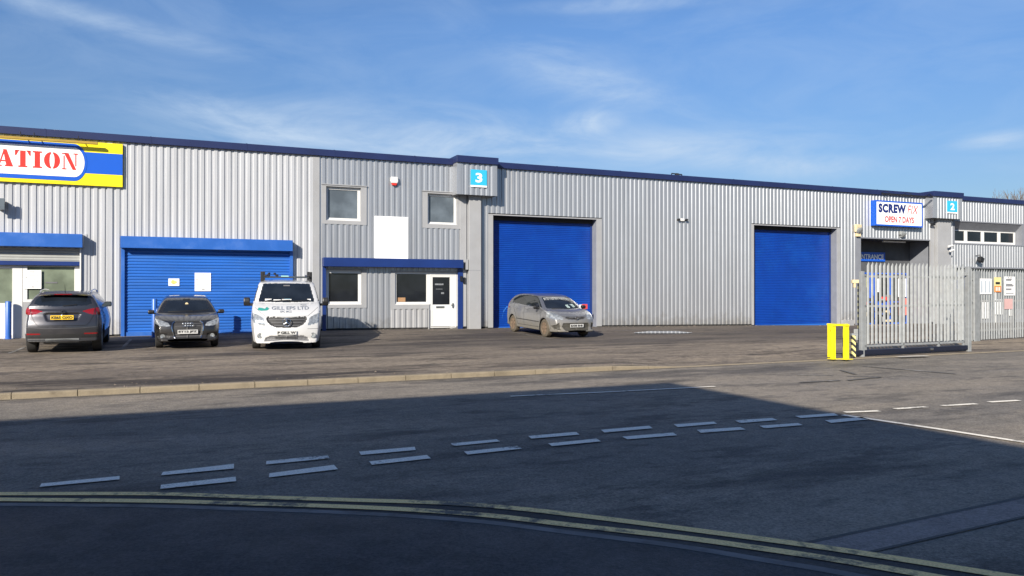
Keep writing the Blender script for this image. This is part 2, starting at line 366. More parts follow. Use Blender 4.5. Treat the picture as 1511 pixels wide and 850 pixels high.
so = bpy.data.objects.new('sun', sl); COL.objects.link(so)
so.rotation_euler = Vector((LD.x*math.cos(SUN_EL), LD.y*math.cos(SUN_EL), -math.sin(SUN_EL))).to_track_quat('-Z', 'Y').to_euler()
cam = bpy.data.cameras.new('camera'); co = bpy.data.objects.new('camera', cam); COL.objects.link(co); SC.camera = co
co.location = (0, 0, EYE); co.rotation_euler = (rad(90)+math.atan(5/F), 0, 0)
cam.sensor_width = 36; cam.lens = F/1511*36; cam.clip_end = 6000; cam.clip_start = .05
SC.view_settings.view_transform = 'Standard'; SC.view_settings.look = 'None'; SC.view_settings.gamma = 1; SC.view_settings.exposure = .74
SC.render.resolution_x = 1024; SC.render.resolution_y = 576

# ------------------------------------------------------------------ ground
ROADC = (.072, .070, .069)
am_road = asphalt('road_asphalt', (.172, .154, .130), (.25, .215, .17), (.062, .057, .053), .55, .22, (.3, 1, 1), .75, .8, .82)
am_yard = asphalt('yard_asphalt', (.150, .124, .098), (.27, .222, .165), (.046, .038, .033), .45, .35, (.24, 1.0, 1), 1.0, .9, .85, cracks=True, damp=True)
am_foot = asphalt('footway_asphalt', (.050, .050, .053), (.085, .080, .078), (.025, .025, .027), .5, .25, (1, 1, 1), .5, .5, .75)
am_patch = asphalt('trench_asphalt', (.25, .215, .195), (.31, .265, .24), (.08, .072, .068), .4, .12, (1, 1, 1), .4, .4, .85)
am_grd = asphalt('far_ground', (.10, .10, .085), (.13, .125, .10), (.06, .065, .05), .3, .2, (1, 1, 1), .4, .4, .9)
MB().quad((-3000, -3000, -.16), (3000, -3000, -.16), (3000, 3000, -.16), (-3000, 3000, -.16)).build('ground', am_grd)['kind'] = 'structure'
g = MB(); g.quad((-90, -42, -.1), (120, -42, -.1), (120, VK, -.1), (-90, VK, -.1)); tag(g.build('road', am_road, mw=WM), kind='structure')
# forecourt grid
us = [-60]+list(np.arange(-28, 42, .35))+[60, 100]; vs_ = list(np.arange(VK+.13, .4, .33))+[.45]
g = MB()
g.v = [(float(u), float(v), zf(u, v)) for v in vs_ for u in us]; n = len(us)
g.f = [(j*n+i, j*n+i+1, (j+1)*n+i+1, (j+1)*n+i) for j in range(len(vs_)-1) for i in range(n-1)]
o = g.build('forecourt', am_yard, mw=WM, smooth=True); tag(o, kind='structure')
# far kerb of separate stones
k = MB(); u = -58.0; i = 0
while u < 100:
    ln = .915
    j = random.uniform(-.004, .004)
    za, zc = [-.1+.1*(1-.84*sstep(UD0, UD1, q)) for q in (u, u+ln)]
    u0, u1 = u+.006, u+ln-.006
    yy0 = VK+j; c = .022
    vs4 = []
    for uu, zz in ((u0, za), (u1, zc)):
        vs4 += [(uu, yy0, -.2), (uu, yy0+c*.4, zz-c), (uu, yy0+c, zz-c*.2), (uu, yy0+c*1.6, zz+.001), (uu, yy0+.127, zz+.002), (uu, yy0+.127, -.2)]
    k.add(vs4, [(q, q+1, q+7, q+6) for q in range(5)]+[(0, 6, 11, 5), tuple(range(5, -1, -1)), tuple(range(6, 12))])
    u += ln; i += 1
tag(k.build('kerb', M['conc'], mw=WM), kind='structure')
k = MB().quad((-58, VK-.11, -.096), (100, VK-.11, -.096), (100, VK+.002, -.096), (-58, VK+.002, -.096))
tag(k.build('gutter', asphalt('gutter_asphalt', (.16, .14, .11), (.22, .19, .14), (.09, .08, .07), .3, .2, (.3, 1, 1), .5, .5), mw=WM), kind='structure')

# road paint
under = (.06, .06, .062)
pw = paint('white_road_paint', (.86, .80, .68), (.09, .085, .08), .38, 12)
pws = paint('worn_white_paint', (.40, .385, .36), (.10, .095, .088), 1.1, 9)
py_ = paint('double_yellow_paint', (.92, .66, .28), (.12, .11, .09), .55, 9)
Z1 = -.088
def gq(pts, z=Z1):
    return [tuple(gp(x, y, z)) for x, y in pts]
dash = [((59,718),(62,713),(177,702),(177,707)), ((238,701),(241,696),(345.6,684),(345.6,691)), ((237,721),(238,715),(348,703),(349,709.6)),
 ((392.7,685),(393.5,680),(484,671),(486.5,676)), ((397,704),(398,698),(493,685.5),(499,692)), ((533,671),(530,666),(612,659),(613.7,663.7)),
 ((549,685.5),(545,680.6),(630,671),(636,676)), ((669.4,658),(665,654),(732.7,648),(738,651)), ((690,670.4),(684.5,666),(763.6,657.6),(770,661.8)),
 ((784,647),(779.4,643),(850,637),(855,641)), ((814.4,658),(808.7,654),(880,647),(886.7,651)), ((891.6,638),(886.7,634),(957.5,628),(963,631.7)),
 ((925.5,648),(918,644),(993,638),(999,642)), ((1000,630),(994,626),(1053,622),(1058,625)), ((1034,638.4),(1028,634),(1092,630),(1100,633.5)),
 ((1092,624),(1083.6,620),(1139,616.6),(1147,619.6)), ((1128,631.7),(1120.5,628),(1177,624),(1184.5,627)), ((1181,616.6),(1173,613.6),(1230,609.4),(1237,612.8)),
 ((1226,623.8),(1216.5,620),(1271,615),(1282,618.5))]
g = MB()
for q in dash: g.quad(*gq(q))
tag(g.build('give_way_markings', pw), kind='structure')
def strip(mb, pts, wid, z):
    P = [Vector(p).xy for p in pts]
    for i in range(len(P)-1):
        def nrm(j):
            a = P[max(0, j-1)]; b = P[min(len(P)-1, j+1)]; d = (b-a).normalized(); return Vector((-d.y, d.x))
        n0, n1 = nrm(i)*wid/2, nrm(i+1)*wid/2
        mb.quad((*(P[i]-n0), z), (*(P[i+1]-n1), z), (*(P[i+1]+n1), z), (*(P[i]+n0), z))
    return mb
def subdiv(P, k=8):     # catmull-rom
    P = [Vector(p) for p in P]; out = []
    for i in range(len(P)-1):
        p0 = P[max(0, i-1)]; p1 = P[i]; p2 = P[i+1]; p3 = P[min(len(P)-1, i+2)]
        for j in range(k):
            t = j/k
            out.append(.5*((2*p1)+(p2-p0)*t+(2*p0-5*p1+4*p2-p3)*t*t+(3*p1-p0-3*p2+p3)*t**3))
    out.append(P[-1]); return out
g = MB()
strip(g, gq([(1243,612),(1380,632),(1511,652)])+[(9.5, 6.1, 0)], .10, Z1)
tag(g.build('white_edge_line', pw), kind='structure')
g = MB()
for a, b in (((1246,608),(1297,606)), ((1320,603),(1367,600)), ((1390,598.5),(1440,595.5)), ((1459,593),(1503,590.5)), ((1530,588),(1572,586))): strip(g, gq([a, b]), .10, Z1)
tag(g.build('centre_dashes', pw), kind='structure')
g = MB()
strip(g, gq([(753,584.5),(900,578),(1055,570)]), .075, Z1+.001); tag(g.build('white_lane_line', pw), kind='structure'); g = MB()
for a, b, w_ in (((1180,564),(1240,561),.08), ((1250,561),(1300,556),.08), ((1272,540),(1410,551.5),.09), ((1175,553),(1230,554),.06), ((1240,546),(1262,552),.09), ((1250,555),(1300,556),.06)): strip(g, gq([a, b]), w_, Z1+.001)
tag(g.build('worn_road_lines', pws), kind='structure')
def curve(pts, z=Z1): return [Vector((p.x, p.y, 0)) for p in (gp(x, y, z) for x, y in pts)]
yu = curve([(0,728.4),(226,728.4),(339,732),(500,737),(650.6,741.8),(763.6,750),(876.5,763),(1000,778.7),(1169,801),(1286,818),(1482,849)])
yl = curve([(0,736.7),(226,739),(339,742),(500,747),(613,752.3),(726,760.8),(839,774),(1000,792),(1124,809),(1233.5,825.6),(1376,850)])
kb = curve([(0,743.5),(226,746),(339,749.5),(500,755),(613,761),(726,770),(839,784),(1000,804),(1124,824),(1233.5,842),(1376,870)])
def ext(P):
    a = (P[0]-P[1]).normalized(); b = (P[-1]-P[-2]).normalized()
    return [P[0]+a*30]+P+[P[-1]+b*30]
yu, yl, kb = [ext(subdiv(q)) for q in (yu, yl, kb)]
g = MB(); strip(g, yu, .105, Z1+.002); strip(g, yl, .105, Z1+.002)
tag(g.build('double_yellow_lines', py_), kind='structure')
g = MB(); strip(g, yl, .42, Z1-.004); 
tag(g.build('channel_strip', asphalt('channel_asphalt', (.055, .052, .05), (.075, .07, .066), (.035, .034, .034), .4, .2), ), kind='structure')
# dropped kerb and footway this side of the road
ks = kb; g = MB(); nrm = []
for i in range(len(ks)):
    a = ks[max(0, i-1)]; b = ks[min(len(ks)-1, i+1)]; d = (b-a).normalized(); nrm.append(Vector((d.y, -d.x, 0)))
inner_ = [p+q*.11 for p, q in zip(ks, nrm)]
for i in range(len(ks)-1):
    for (p, z0), (q, z1) in (((ks, -.2), (ks, -.078)), ((ks, -.078), (inner_, -.07)), ((inner_, -.07), (inner_, -.2))):
        g.quad((p[i].x, p[i].y, z0), (p[i+1].x, p[i+1].y, z0), (q[i+1].x, q[i+1].y, z1), (q[i].x, q[i].y, z1))
tag(g.build('near_kerb', mat('worn_near_kerb', (.15, .147, .145), .9, var=.25, vscale=2.5, dirt=(.06, .06, .06), dscale=3.5, damt=.95)), kind='structure')
g = MB()
for i in range(len(inner_)-1): g.quad((inner_[i].x, -60, -.073), (inner_[i+1].x, -60, -.073), (inner_[i+1].x, inner_[i+1].y, -.073), (inner_[i].x, inner_[i].y, -.073))
tag(g.build('footway', am_foot), kind='structure')
# trench reinstatement with tarry edges
P = [gp(x, y, Z1) for x, y in ((1140,809),(1511,731.5),(1511,763.5),(1290,812),(1240,822))]
far = (P[1]-P[0]).normalized()*12
poly = [(P[0].x, P[0].y), (P[4].x, P[4].y), (P[3].x, P[3].y), (P[2].x+far.x*1.2, P[2].y+far.y*1.2), (P[1].x+far.x, P[1].y+far.y)]
g = MB().quad(*[(x, y, -.096) for x, y in poly]); tag(g.build('trench_patch', am_patch), kind='structure')
g = MB(); strip(g, [P[0], P[1]+far], .035, -.0935); strip(g, [P[4], P[2]+far*1.2], .03, -.0935)
tag(g.build('tar_joints', mat('tar', (.012, .012, .013), .6, var=.3, vscale=9)), kind='structure')
# bay lines and stains on the forecourt
def yl_(pts, wid, name_mb, lift=.005):
    P = []
    for x, y in pts:
        z = 0.05
        for _ in range(6): p = gp(x, y, z); z = zground(p)
        P.append(p)
    Q = []
    for i in range(len(P)-1):
        for j in range(6): Q.append(P[i].lerp(P[i+1], j/6))
    Q.append(P[-1])
    for i in range(len(Q)-1):
        d = (Q[i+1]-Q[i]).xy.normalized(); n_ = Vector((-d.y, d.x))*wid/2
        vs = []
        for p, s_ in ((Q[i], -1), (Q[i+1], -1), (Q[i+1], 1), (Q[i], 1)):
            x, y = p.x+n_.x*s_, p.y+n_.y*s_; vs.append((x, y, zground((x, y))+lift))
        name_mb.quad(*vs)
g = MB()
for pts in ([(14,521.5),(36,512.5)], [(178,516),(194,500)], [(747,489),(790,496),(835,503)], [(905,488),(950,487.5),(1000,489)], [(1180,489),(1222,487.5)]): yl_(pts, .09, g, .006)
tag(g.build('bay_lines', pws), kind='structure')
# shallow puddle by the wall
g = MB(); c = []
for i in range(26):
    t = 2*math.pi*i/26; x = 978+38*math.cos(t)*(1+.25*math.sin(3*t)); y = 491+2.3*math.sin(t)*(1+.3*math.cos(2*t)); z = .03
    for _ in range(6): p = gp(x, y, z); z = zground(p)
    c.append((p.x, p.y, z+.022))
g.quad(*c); o = g.build('puddle', mat('puddle_water', (.35, .36, .37), .12, var=.2, vscale=3, spec=1)); tag(o, kind='structure')

# ------------------------------------------------------------------ the warehouse
TOP = EYE+189*D0/F - .0; FT = TOP-.24
UL, UR = wu(0)-14, wu(1511)+16
B = wthing('warehouse_building', (0, 0, 0), 'long grey ribbed steel warehouse with navy roof edge, blue roller shutters and white framed windows', 'warehouse')
def bpart(mb, name, m, parent=None, bev=0, label=None, smooth=False):
    o = mb.build(name, m, parent or B, bev=bev, smooth=smooth)
    if label: o['label'] = label
    return o
PIT = .2165; PRO = [(0, 0), (.10, 0), (.128, .031), (.1885, .031), (PIT, 0)]
def prof(u):
    t = (u/PIT-math.floor(u/PIT))*PIT
    for (a, ya), (b, yb) in zip(PRO, PRO[1:]):
        if t <= b+1e-9: return ya+(yb-ya)*(t-a)/(b-a)
    return 0
def clad(mb, u0, u1, z0, z1, off=0.0):
    if u1-u0 < .01: return
    k0 = math.floor(u0/PIT); pts = [u0]
    k = k0
    while k*PIT < u1:
        for a, _ in PRO[:-1]:
            q = k*PIT+a
            if u0+.002 < q < u1-.002: pts.append(q)
        k += 1
    pts.append(u1)
    for a, b in zip(pts, pts[1:]):
        ya, yb = prof(a+1e-6)-off, prof(b-1e-6)-off
        za, zc = (zb(a)+.07, zb(b)+.07) if z0 is None else (z0, z0)
        mb.quad((a, ya, za), (b, yb, zc), (b, yb, z1), (a, ya, z1))
def cut(u0, u1, z1, holes, mb):
    br = sorted({u0, u1}|{min(max(h[i], u0), u1) for h in holes for i in (0, 1)})
    for a, b in zip(br, br[1:]):
        m_ = (a+b)/2; zs = sorted([(h[2], h[3]) for h in holes if h[0] < m_ < h[1]], key=lambda q: q[0])
        cur = None
        for lo, hi in zs:
            if not (lo < -1): clad(mb, a, b, cur, lo)
            cur = hi
        clad(mb, a, b, cur, z1)
# openings (u0,u1,z0,z1) – z0 = -5 means down to the ground
hw1 = (wu(475), wu(541), wz(505, 331), wz(475, 272)); hw2 = (wu(624), wu(681), wz(650, 337), wz(624, 282))
uS = wu(475)
hl1 = (wu(481), wu(541), wz(507, 454.5), wz(481, 397))
hl2 = (wu(577), wu(676), -5, wz(583, 399)); LOWZ = wz(600, 456)
hd1 = (wu(720.5), wu(888), -5, wz(728, 314.5)); hd2 = (wu(1110), wu(1240), -5, wz(1112, 329.5))
hen = (wu(1270), wu(1381), -5, wz(1270, 351.3))
hwr = (wu(1406), wu(1512), wz(1409, 360), wz(1409, 325)); hsr = (wu(1412), UR-6, -5, wz(1440, 396))
hsh = (UL+3, wu(123), -5, wz(60, 366)); hA = (wu(184), wu(427), -5, wz(178, 356))
c4 = MB(); cut(UL, uS-.32, FT, [hsh, hA], c4); bpart(c4, 'cladding', M['clad4'], label='lighter ribbed cladding of the left hand unit')
c3 = MB(); cut(uS-.1, UR, FT, [hw1, hw2, hl1, hl2, hd1, hd2, hen, hwr, hsr], c3); bpart(c3, 'cladding', M['clad'])
g = MB().box(uS-.33, uS-.09, -.012, .05, zb(uS)+.06, FT); bpart(g, 'joint_flashing', M['trim'])
g = MB().box(wu(179)-.42, wu(179)-.27, -.012, .045, zb(-14)+.06, FT)
bpart(g, 'downpipe_cover', M['clad4'])
for a_, b_ in ((UL, hsh[0]), (hsh[1], hA[0]), (hA[1], hd1[0]), (hd1[1], hd2[0]), (hd2[1], hen[0]), (hsr[1], UR)):
    g = MB(); nn_ = max(1, int((b_-a_)/2))
    for i in range(nn_):
        a = a_+(b_-a_)*i/nn_; b = a_+(b_-a_)*(i+1)/nn_; za, zc = zb(a)+.1, zb(b)+.1
        g.add([(a, .05, -.6), (b, .05, -.6), (b, .3, -.6), (a, .3, -.6), (a, .05, za), (b, .05, zc), (b, .3, zc), (a, .3, za)], [(0, 1, 5, 4), (4, 5, 6, 7), (2, 3, 7, 6)])
    bpart(g, 'plinth', M['plinth'])
# roof fascia, roof, ends
b3 = (wu(674, .5), wu(733.5, .5)); b2 = (wu(1377, .5), wu(1420, .5))
g = MB(); g.box(UL, b3[0]-.001, -.10, .35, FT, TOP); g.box(b3[1]+.001, b2[0]-.001, -.10, .35, FT, TOP); g.box(b2[1]+.001, UR, -.10, .35, FT, TOP)
bpart(g, 'roof_fascia', M['navy'], bev=.012)
for a in np.arange(UL+3, UR, 3.05): bpart(MB().box(a, a+.05, -.106, .34, FT-.006, TOP+.006), 'fascia_joint', M['navy'])
g = MB(); g.quad((UL, .3, TOP-.03), (UR, .3, TOP-.03), (UR, 30, TOP+.25), (UL, 30, TOP+.25))
g.box(UL, UL+.2, .35, 30, -.5, TOP-.05); g.box(UR-.2, UR, .35, 30, -.5, TOP-.05); g.box(UL, UR, 29.8, 30, -.5, TOP-.05)
bpart(g, 'roof', M['roofm'])
def bay(bb, zbot, uc0, uc1, num):
    a, b = bb; P_ = .5
    g = MB(); clad(g, a+.2, b-.2, zbot, FT+.04, P_)
    g.box(a, a+.2, -P_-.01, -P_+.04, zbot, FT+.04); g.box(b-.2, b, -P_-.01, -P_+.04, zbot, FT+.04)
    g.box(a, a+.03, -P_+.04, .06, zbot, FT+.04); g.box(b-.03, b, -P_+.04, .06, zbot, FT+.04)
    g.box(a+.03, b-.03, -P_+.05, .06, zbot+.01, zbot+.04)
    o = bpart(g, 'projecting_bay', M['clad'])
    g = MB(); g.box(a-.03, b+.03, -P_-.09, .35, FT+.041, TOP+.07)
    f = g.build('bay_fascia', M['navy'], o, bev=.012)
    g = MB(); g.box(uc0, uc1, -.22, .05, zb(uc0)-.1, zbot+.01)
    c = bpart(g, 'column', M['trim'], bev=.01)
    g = MB(); g.box(uc0-.002, uc1+.002, -.223, .0, 2.42, 2.432); g.build('column_joint', M['trimd'], c)
    bpart(MB().box(uc1+.05, uc1+.10, -.09, .05, zb(uc0)+.1, zbot), 'corner_flashing', M['trim']); bpart(MB().box(uc0-.3, uc0-.06, -.05, .05, zb(uc0)+.1, zbot), 'corner_flashing', M['trim'])
zb3 = wz(700, 287.5, .5); zb2 = wz(1400, 322.5, .5)
bay(b3, zb3, wu(692.5, .22), wu(710, .22), '3'); bay(b2, zb2, wu(1384, .22), wu(1404, .22), '2')
# flashing round an opening, set proud
def surround(mb, h, inn, y=-.006, bottom=True):
    """flat frame between outer hole h and inner rectangle inn"""
    a, b, z0, z1 = h; c, d, y0, y1 = inn
    if z1-y1 > .01: mb.box(a, b, y, .04, y1, z1)
    if c-a > .01: mb.box(a, c, y, .04, y0, y1)
    if b-d > .01: mb.box(d, b, y, .04, y0, y1)
    if bottom and y0-z0 > .01: mb.box(a, b, y, .04, z0, y0)
def window(h, inn, fw, rec, gm, label=None, transom=None):
    g = MB(); surround(g, h, inn); a, b, z0, z1 = inn
    g.box(a-.03, a, .03, rec+.06, z0, z1); g.box(b, b+.03, .03, rec+.06, z0, z1); g.box(a, b, .03, rec+.06, z1, z1+.03); g.box(a-.03, b+.03, .03, rec+.06, z0-.03, z0)
    g.box(h[0]-.03, h[1]+.03, -.03, 0, z1+.02, h[3]+.0)if False else None
    g.box(h[0]-.02, h[1]+.02, -.035, .03, h[3]-.002, h[3]+.03)
    s_ = bpart(g, 'window', M['trim'], label=label)
    g = MB(); y0 = rec; y1 = rec+.05
    g.box(a, a+fw, y0, y1, z0, z1); g.box(b-fw, b, y0, y1, z0, z1); g.box(a+fw, b-fw, y0, y1, z1-fw, z1); g.box(a+fw, b-fw, y0, y1, z0, z0+fw)
    g.box(a-.01, b+.01, y0-.06, y0+.01, z0-.005, z0+.03)
    g.build('frame', M['white'], s_, bev=.006)
    g = MB(); g.quad((a+fw-.005, y0+.03, z0+fw-.005), (b-fw+.005, y0+.03, z0+fw-.005), (b-fw+.005, y0+.03, z1-fw+.005), (a+fw-.005, y0+.03, z1-fw+.005)); g.build('pane', gm, s_)
    return s_
window(hw1, (wu(481), wu(532.5), wz(505, 325.5), wz(481, 274.5)), .10, .12, M['glass'])
window(hw2, (wu(631), wu(674.5), wz(650, 331), wz(631, 285)), .09, .12, M['glass'])
window(hl1, (wu(481.3), wu(533.5), wz(507, 449.5), wz(481, 398.5)), .11, .08, M['glassd'])
# shop door and window under the navy canopy
a, b = wu(583), wu(633.5); z0, z1 = wz(605, 449.5), wz(583, 401.5)
g = MB(); g.box(hl2[0], a, -.006, .04, LOWZ, hl2[3]); g.box(a, b, -.006, .04, LOWZ, z0); g.box(a, hl2[1], -.006, .04, z1+.0, hl2[3]); clad(g, hl2[0], wu(633), None, LOWZ)
g.box(wu(633)-.02, wu(633)+.01, -.02, .1, zb(-3), LOWZ)
s_ = bpart(g, 'window', M['trim'])
fw = .10; g = MB(); g.box(a, a+fw*.7, .05, .1, z0, z1); g.box(b-fw, b+.02, .05, .1, z0, z1); g.box(a+fw*.7, b-fw, .05, .1, z1-fw*.7, z1); g.box(a+fw*.7, b-fw, .05, .1, z0, z0+fw); g.box(a, b+.02, 0, .06, z0-.01, z0+.03)
g.build('frame', M['white'], s_, bev=.006)
g = MB(); g.quad((a, .085, z0+.05), (b, .085, z0+.05), (b, .085, z1-.04), (a, .085, z1-.04)); g.build('pane', M['glassd'], s_)
g = MB(); g.box(wu(588), wu(599), .078, .084, z0+.11, z0+.27); g.build('box_on_sill', mat('cardboard', (.35, .2, .1), .8), s_)
a, b = wu(634), wu(676); z0 = wz(655, 485.5)
g = MB(); gl0, gl1, gz0, gz1 = wu(639), wu(664.5), wz(652, 449.5), wz(652, 409)
g.box(a, gl0, .05, .1, z0, z1); g.box(gl1, b, .05, .1, z0, z1); g.box(gl0, gl1, .05, .1, gz1, z1); g.box(gl0, gl1, .055, .1, z0, gz0)
g.box(a+.03, a+.06, .038, .05, z0+.05, z1-.05); g.box(b-.09, b-.06, .038, .05, z0+.05, z1-.05); g.box(a+.06, b-.09, .038, .05, z0+.05, z0+.08); g.box(a+.06, b-.09, .038, .05, z1-.09, z1-.06)
dr = bpart(g, 'door', M['white'], bev=.005, label='white half glazed entrance door')
g = MB().quad((gl0, .08, gz0), (gl1, .08, gz0), (gl1, .08, gz1), (gl0, .08, gz1)); g.build('pane', M['glassd'], dr)
g = MB().box(wu(644), wu(656), .036, .055, gz0-.13, gz0-.06); g.build('letter_box', M['chrome'], dr)
g = MB().box(wu(667.5), wu(669), .0, .05, gz0-.12, gz0+.06); g.box(wu(667.5)-.07, wu(669), -.02, .0, gz0-.03, gz0); g.build('handle', M['chrome'], dr)
g = MB().box(a-.05, b+.02, -.05, .12, z0-.12, z0); g.build('step', M['conc'], dr)
g = MB(); 
for (x, y, w_, h_) in ((649, 419, .35, .09), (649, 426, .28, .05), (654, 432, .12, .10)): g.box(wu(x)-w_/2, wu(x)+w_/2, .076, .079, wz(x, y)-h_/2, wz(x, y)+h_/2-.03)
g.build('door_sticker', mat('faded_sticker', (.16, .17, .18), .6, var=.5, vscale=20), dr)
# navy canopy with side posts
P_ = .33; a, b = wu(477.5, P_), wu(684, P_); z1, z0 = wz(477.5, 379.7, P_), wz(477.5, 393, P_)
g = MB().box(a, b, -P_, -.01, z0, z1); cn = bpart(g, 'canopy', M['navyb'], bev=.01)
MB().box(wu(675), wu(682), -.08, -.01, zb(-3), z0-.001).build('post', M['navyb'], cn); MB().box(wu(475.5), wu(480.5), -.08, -.01, zb(-8), z0-.001).build('post', M['navyb'], cn)
g = MB().box(wu(684.5), wu(688.5), -.2, -.01, wz(686, 398), wz(686, 383)); g.build('conduit_box', M['trim'], cn)
g = MB().box(wu(682)+.03, wu(682)+.10, -.1, -.01, 1.9, 2.15); g.box(wu(682)-.12, wu(682)-.04, -.14, -.08, 2.0, 2.2); g.build('entry_keypad', M['black'], cn)
# roller shutter doors: ribbed curtain
def curtain(mb, u0, u1, z0, z1, y, pitch=.076, dep=.014):
    z = z1; i = 0
    ys = []
    while z > z0:
        za = z; zc = max(z0, z-pitch)
        h_ = za-zc
        pts = [(za, y), (za-h_*.12, y-dep*.2), (za-h_*.35, y-dep), (za-h_*.7, y-dep), (zc+h_*.10, y-dep*.3), (zc, y)]
        for (p, yp), (q, yq) in zip(pts, pts[1:]): mb.quad((u0, yq, q), (u1, yq, q), (u1, yp, p), (u0, yp, p))
        z = zc
def recess_door(h, inner, rec, m, bottom_z, lab):
    a, b, z1 = inner
    g = MB(); g.box(h[0], a, -.008, .04, zb(h[0])+.03, z1); g.box(b, h[1], -.008, .04, zb(h[1])+.03, z1); g.box(h[0], h[1], -.012, .04, z1, z1+.045)
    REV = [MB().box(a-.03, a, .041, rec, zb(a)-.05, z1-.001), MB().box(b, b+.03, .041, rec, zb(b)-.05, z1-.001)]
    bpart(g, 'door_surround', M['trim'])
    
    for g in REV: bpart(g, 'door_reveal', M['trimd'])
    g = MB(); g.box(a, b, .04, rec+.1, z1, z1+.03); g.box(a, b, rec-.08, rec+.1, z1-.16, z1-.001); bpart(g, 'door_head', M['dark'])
    g = MB(); curtain(g, a, b, bottom_z, z1-.1, rec, .078); d_ = bpart(g, 'roller_door', m, smooth=False, label=lab)
    g = MB(); g.box(a+.01, b-.01, rec-.05, rec+.02, bottom_z-.06, bottom_z+.05); g.build('bottom_rail', M['blueA'], d_)
    MB().box(a+.001, a+.09, rec-.05, rec+.03, bottom_z-.05, z1-.17).build('guide_rail', M['navyb'], d_); MB().box(b-.09, b-.001, rec-.05, rec+.03, bottom_z-.05, z1-.17).build('guide_rail', M['navyb'], d_)
    g = MB(); g.box(a, b, rec-.06, rec+.2, bottom_z-.3, bottom_z-.055); g.build('threshold', M['conc'], d_)
    return d_
u0, u1 = wu(727.5), wu(880.5)
d1 = recess_door(hd1, (u0, u1, wz(728, 317.5)), .43, M['blueB'], zb(2)-.0, 'deep blue roller door behind the silver hatchback')
g = MB()
sc = [wp(x, y, -.40) for x, y in ((741, 470), (743, 460), (748, 453), (753, 455), (754, 462))]
for (a, za), (b, zc) in zip(sc, sc[1:]): g.quad((a, .414, za-.02), (b, .414, zc-.02), (b, .414, zc+.04), (a, .414, za+.04))
g.build('scuff_mark', mat('scuffed_blue', (.02, .12, .42), .6, var=.5, vscale=12), d1)
d2 = recess_door(hd2, (wu(1112.5), wu(1235.5), wz(1112, 332)), .45, M['blueB'], zb(wu(1170)), 'deep blue roller door with grey reveal on its right')
# left hand blue shutter with its box
P_ = .36; a, b = wu(177.5, P_), wu(432, P_); z1, z0 = wz(177.5, 348, P_), wz(177.5, 365.5, P_)
g = MB().box(a, b, -P_, -.01, z0, z1); bx = bpart(g, 'shutter_box', M['blue'], bev=.01)
ca, cb = wu(184), wu(427); zz = zb(-12)+.03
g = MB(); curtain(g, ca, cb, zz, z0+.05, -.02, .10, .02); sh = bpart(g, 'roller_door', M['blueA'], label='wide mid blue roller shutter with a projecting box')
MB().box(wu(178.5), ca, -.12, -.0, zz-.05, z0-.001).build('guide_rail', M['blue'], sh); MB().box(cb, wu(431.5), -.12, -.0, zz-.05, z0-.001).build('guide_rail', M['blue'], sh)
g = MB(); g.box(ca, cb, -.07, .0, zz-.05, zz+.09); g.build('bottom_rail', M['blue'], sh)
# left shopfront
P_ = .36; a, b = UL+2.5, wu(121.5, P_); z1, z0 = wz(121, 345.5, P_), wz(60, 364, P_)
g = MB().box(a, b, -P_, -.01, z0, z1); bx = bpart(g, 'shutter_box', M['blue'], bev=.01, label='blue shutter box over the shop window')
g = MB().box(b, b+.012, -P_+.02, -.01, z0+.02, z1-.02); g.build('end_cap', M['trim'], bx)
zc0, zc1 = wz(60, 385.5), z0; g = MB(); curtain(g, a, wu(117.5), zc0, zc1, .02, .085, .014); sc_ = bpart(g, 'roller_door', M['shut'], label='grey window shutter rolled most of the way up')
g = MB().box(a, wu(118), -.05, .05, wz(60, 391.5), zc0); g.build('bottom_rail', M['navyb'], sc_)
g = MB().box(wu(118), wu(120), -.1, .1, zb(-17), zc1); g.build('guide_rail', M['white'], sc_)
zt = wz(60, 391.8); yF = .10; zsl = wz(60, 446)
gr = zb(-18)
def framed(name, x0, x1, z0, z1, fl, fr, ft, fb, gm, lab=None, low=None):
    a, b = wu(x0) if x0 is not None else x0, wu(x1)
    g = MB(); g.box(a, a+fl, yF, yF+.06, z0, z1); g.box(b-fr, b, yF, yF+.06, z0, z1); g.box(a+fl, b-fr, yF, yF+.06, z1-ft, z1); g.box(a+fl, b-fr, yF, yF+.06, z0, z0+fb)
    o = bpart(g, name, M['white'], bev=.006, label=lab)
    if low: MB().box(a+fl, b-fr, yF+.01, yF+.05, z0+fb, low-.0).build('panel', M['whitep'], o)
    z2 = (low or z0+fb)
    if low: MB().box(a+fl, b-fr, yF, yF+.06, low, low+.1).build('mid_rail', M['white'], o); z2 = low+.1
    MB().quad((a+fl, yF+.04, z2), (b-fr, yF+.04, z2), (b-fr, yF+.04, z1-ft), (a+fl, yF+.04, z1-ft)).build('pane', gm, o)
    return o
framed('shop_door', -42, 32.5, gr, zt, .3, .28, .10, .1, M['glassg'], 'white framed glazed shop door', low=wz(10, 452))
framed('window', 33, 118, zsl, zt, .12, .17, .03, .09, M['glassg'], 'wide greenish shop window in a white frame')
framed('window', -260, -43, zsl, zt, .12, .12, .03, .09, M['glassg'])
bpart(MB().box(UL+3, wu(-42), yF+.0, yF+.05, gr-.1, zsl), 'stall_riser', M['trim']); bpart(MB().box(wu(33), wu(118), yF, yF+.05, gr-.1, zsl-.002), 'stall_riser', M['trim'])
g = MB().box(wu(120.2), wu(128), -.02, .03, gr+.05, wz(124, 345.5)); bpart(g, 'side_flashing', M['clad4'])
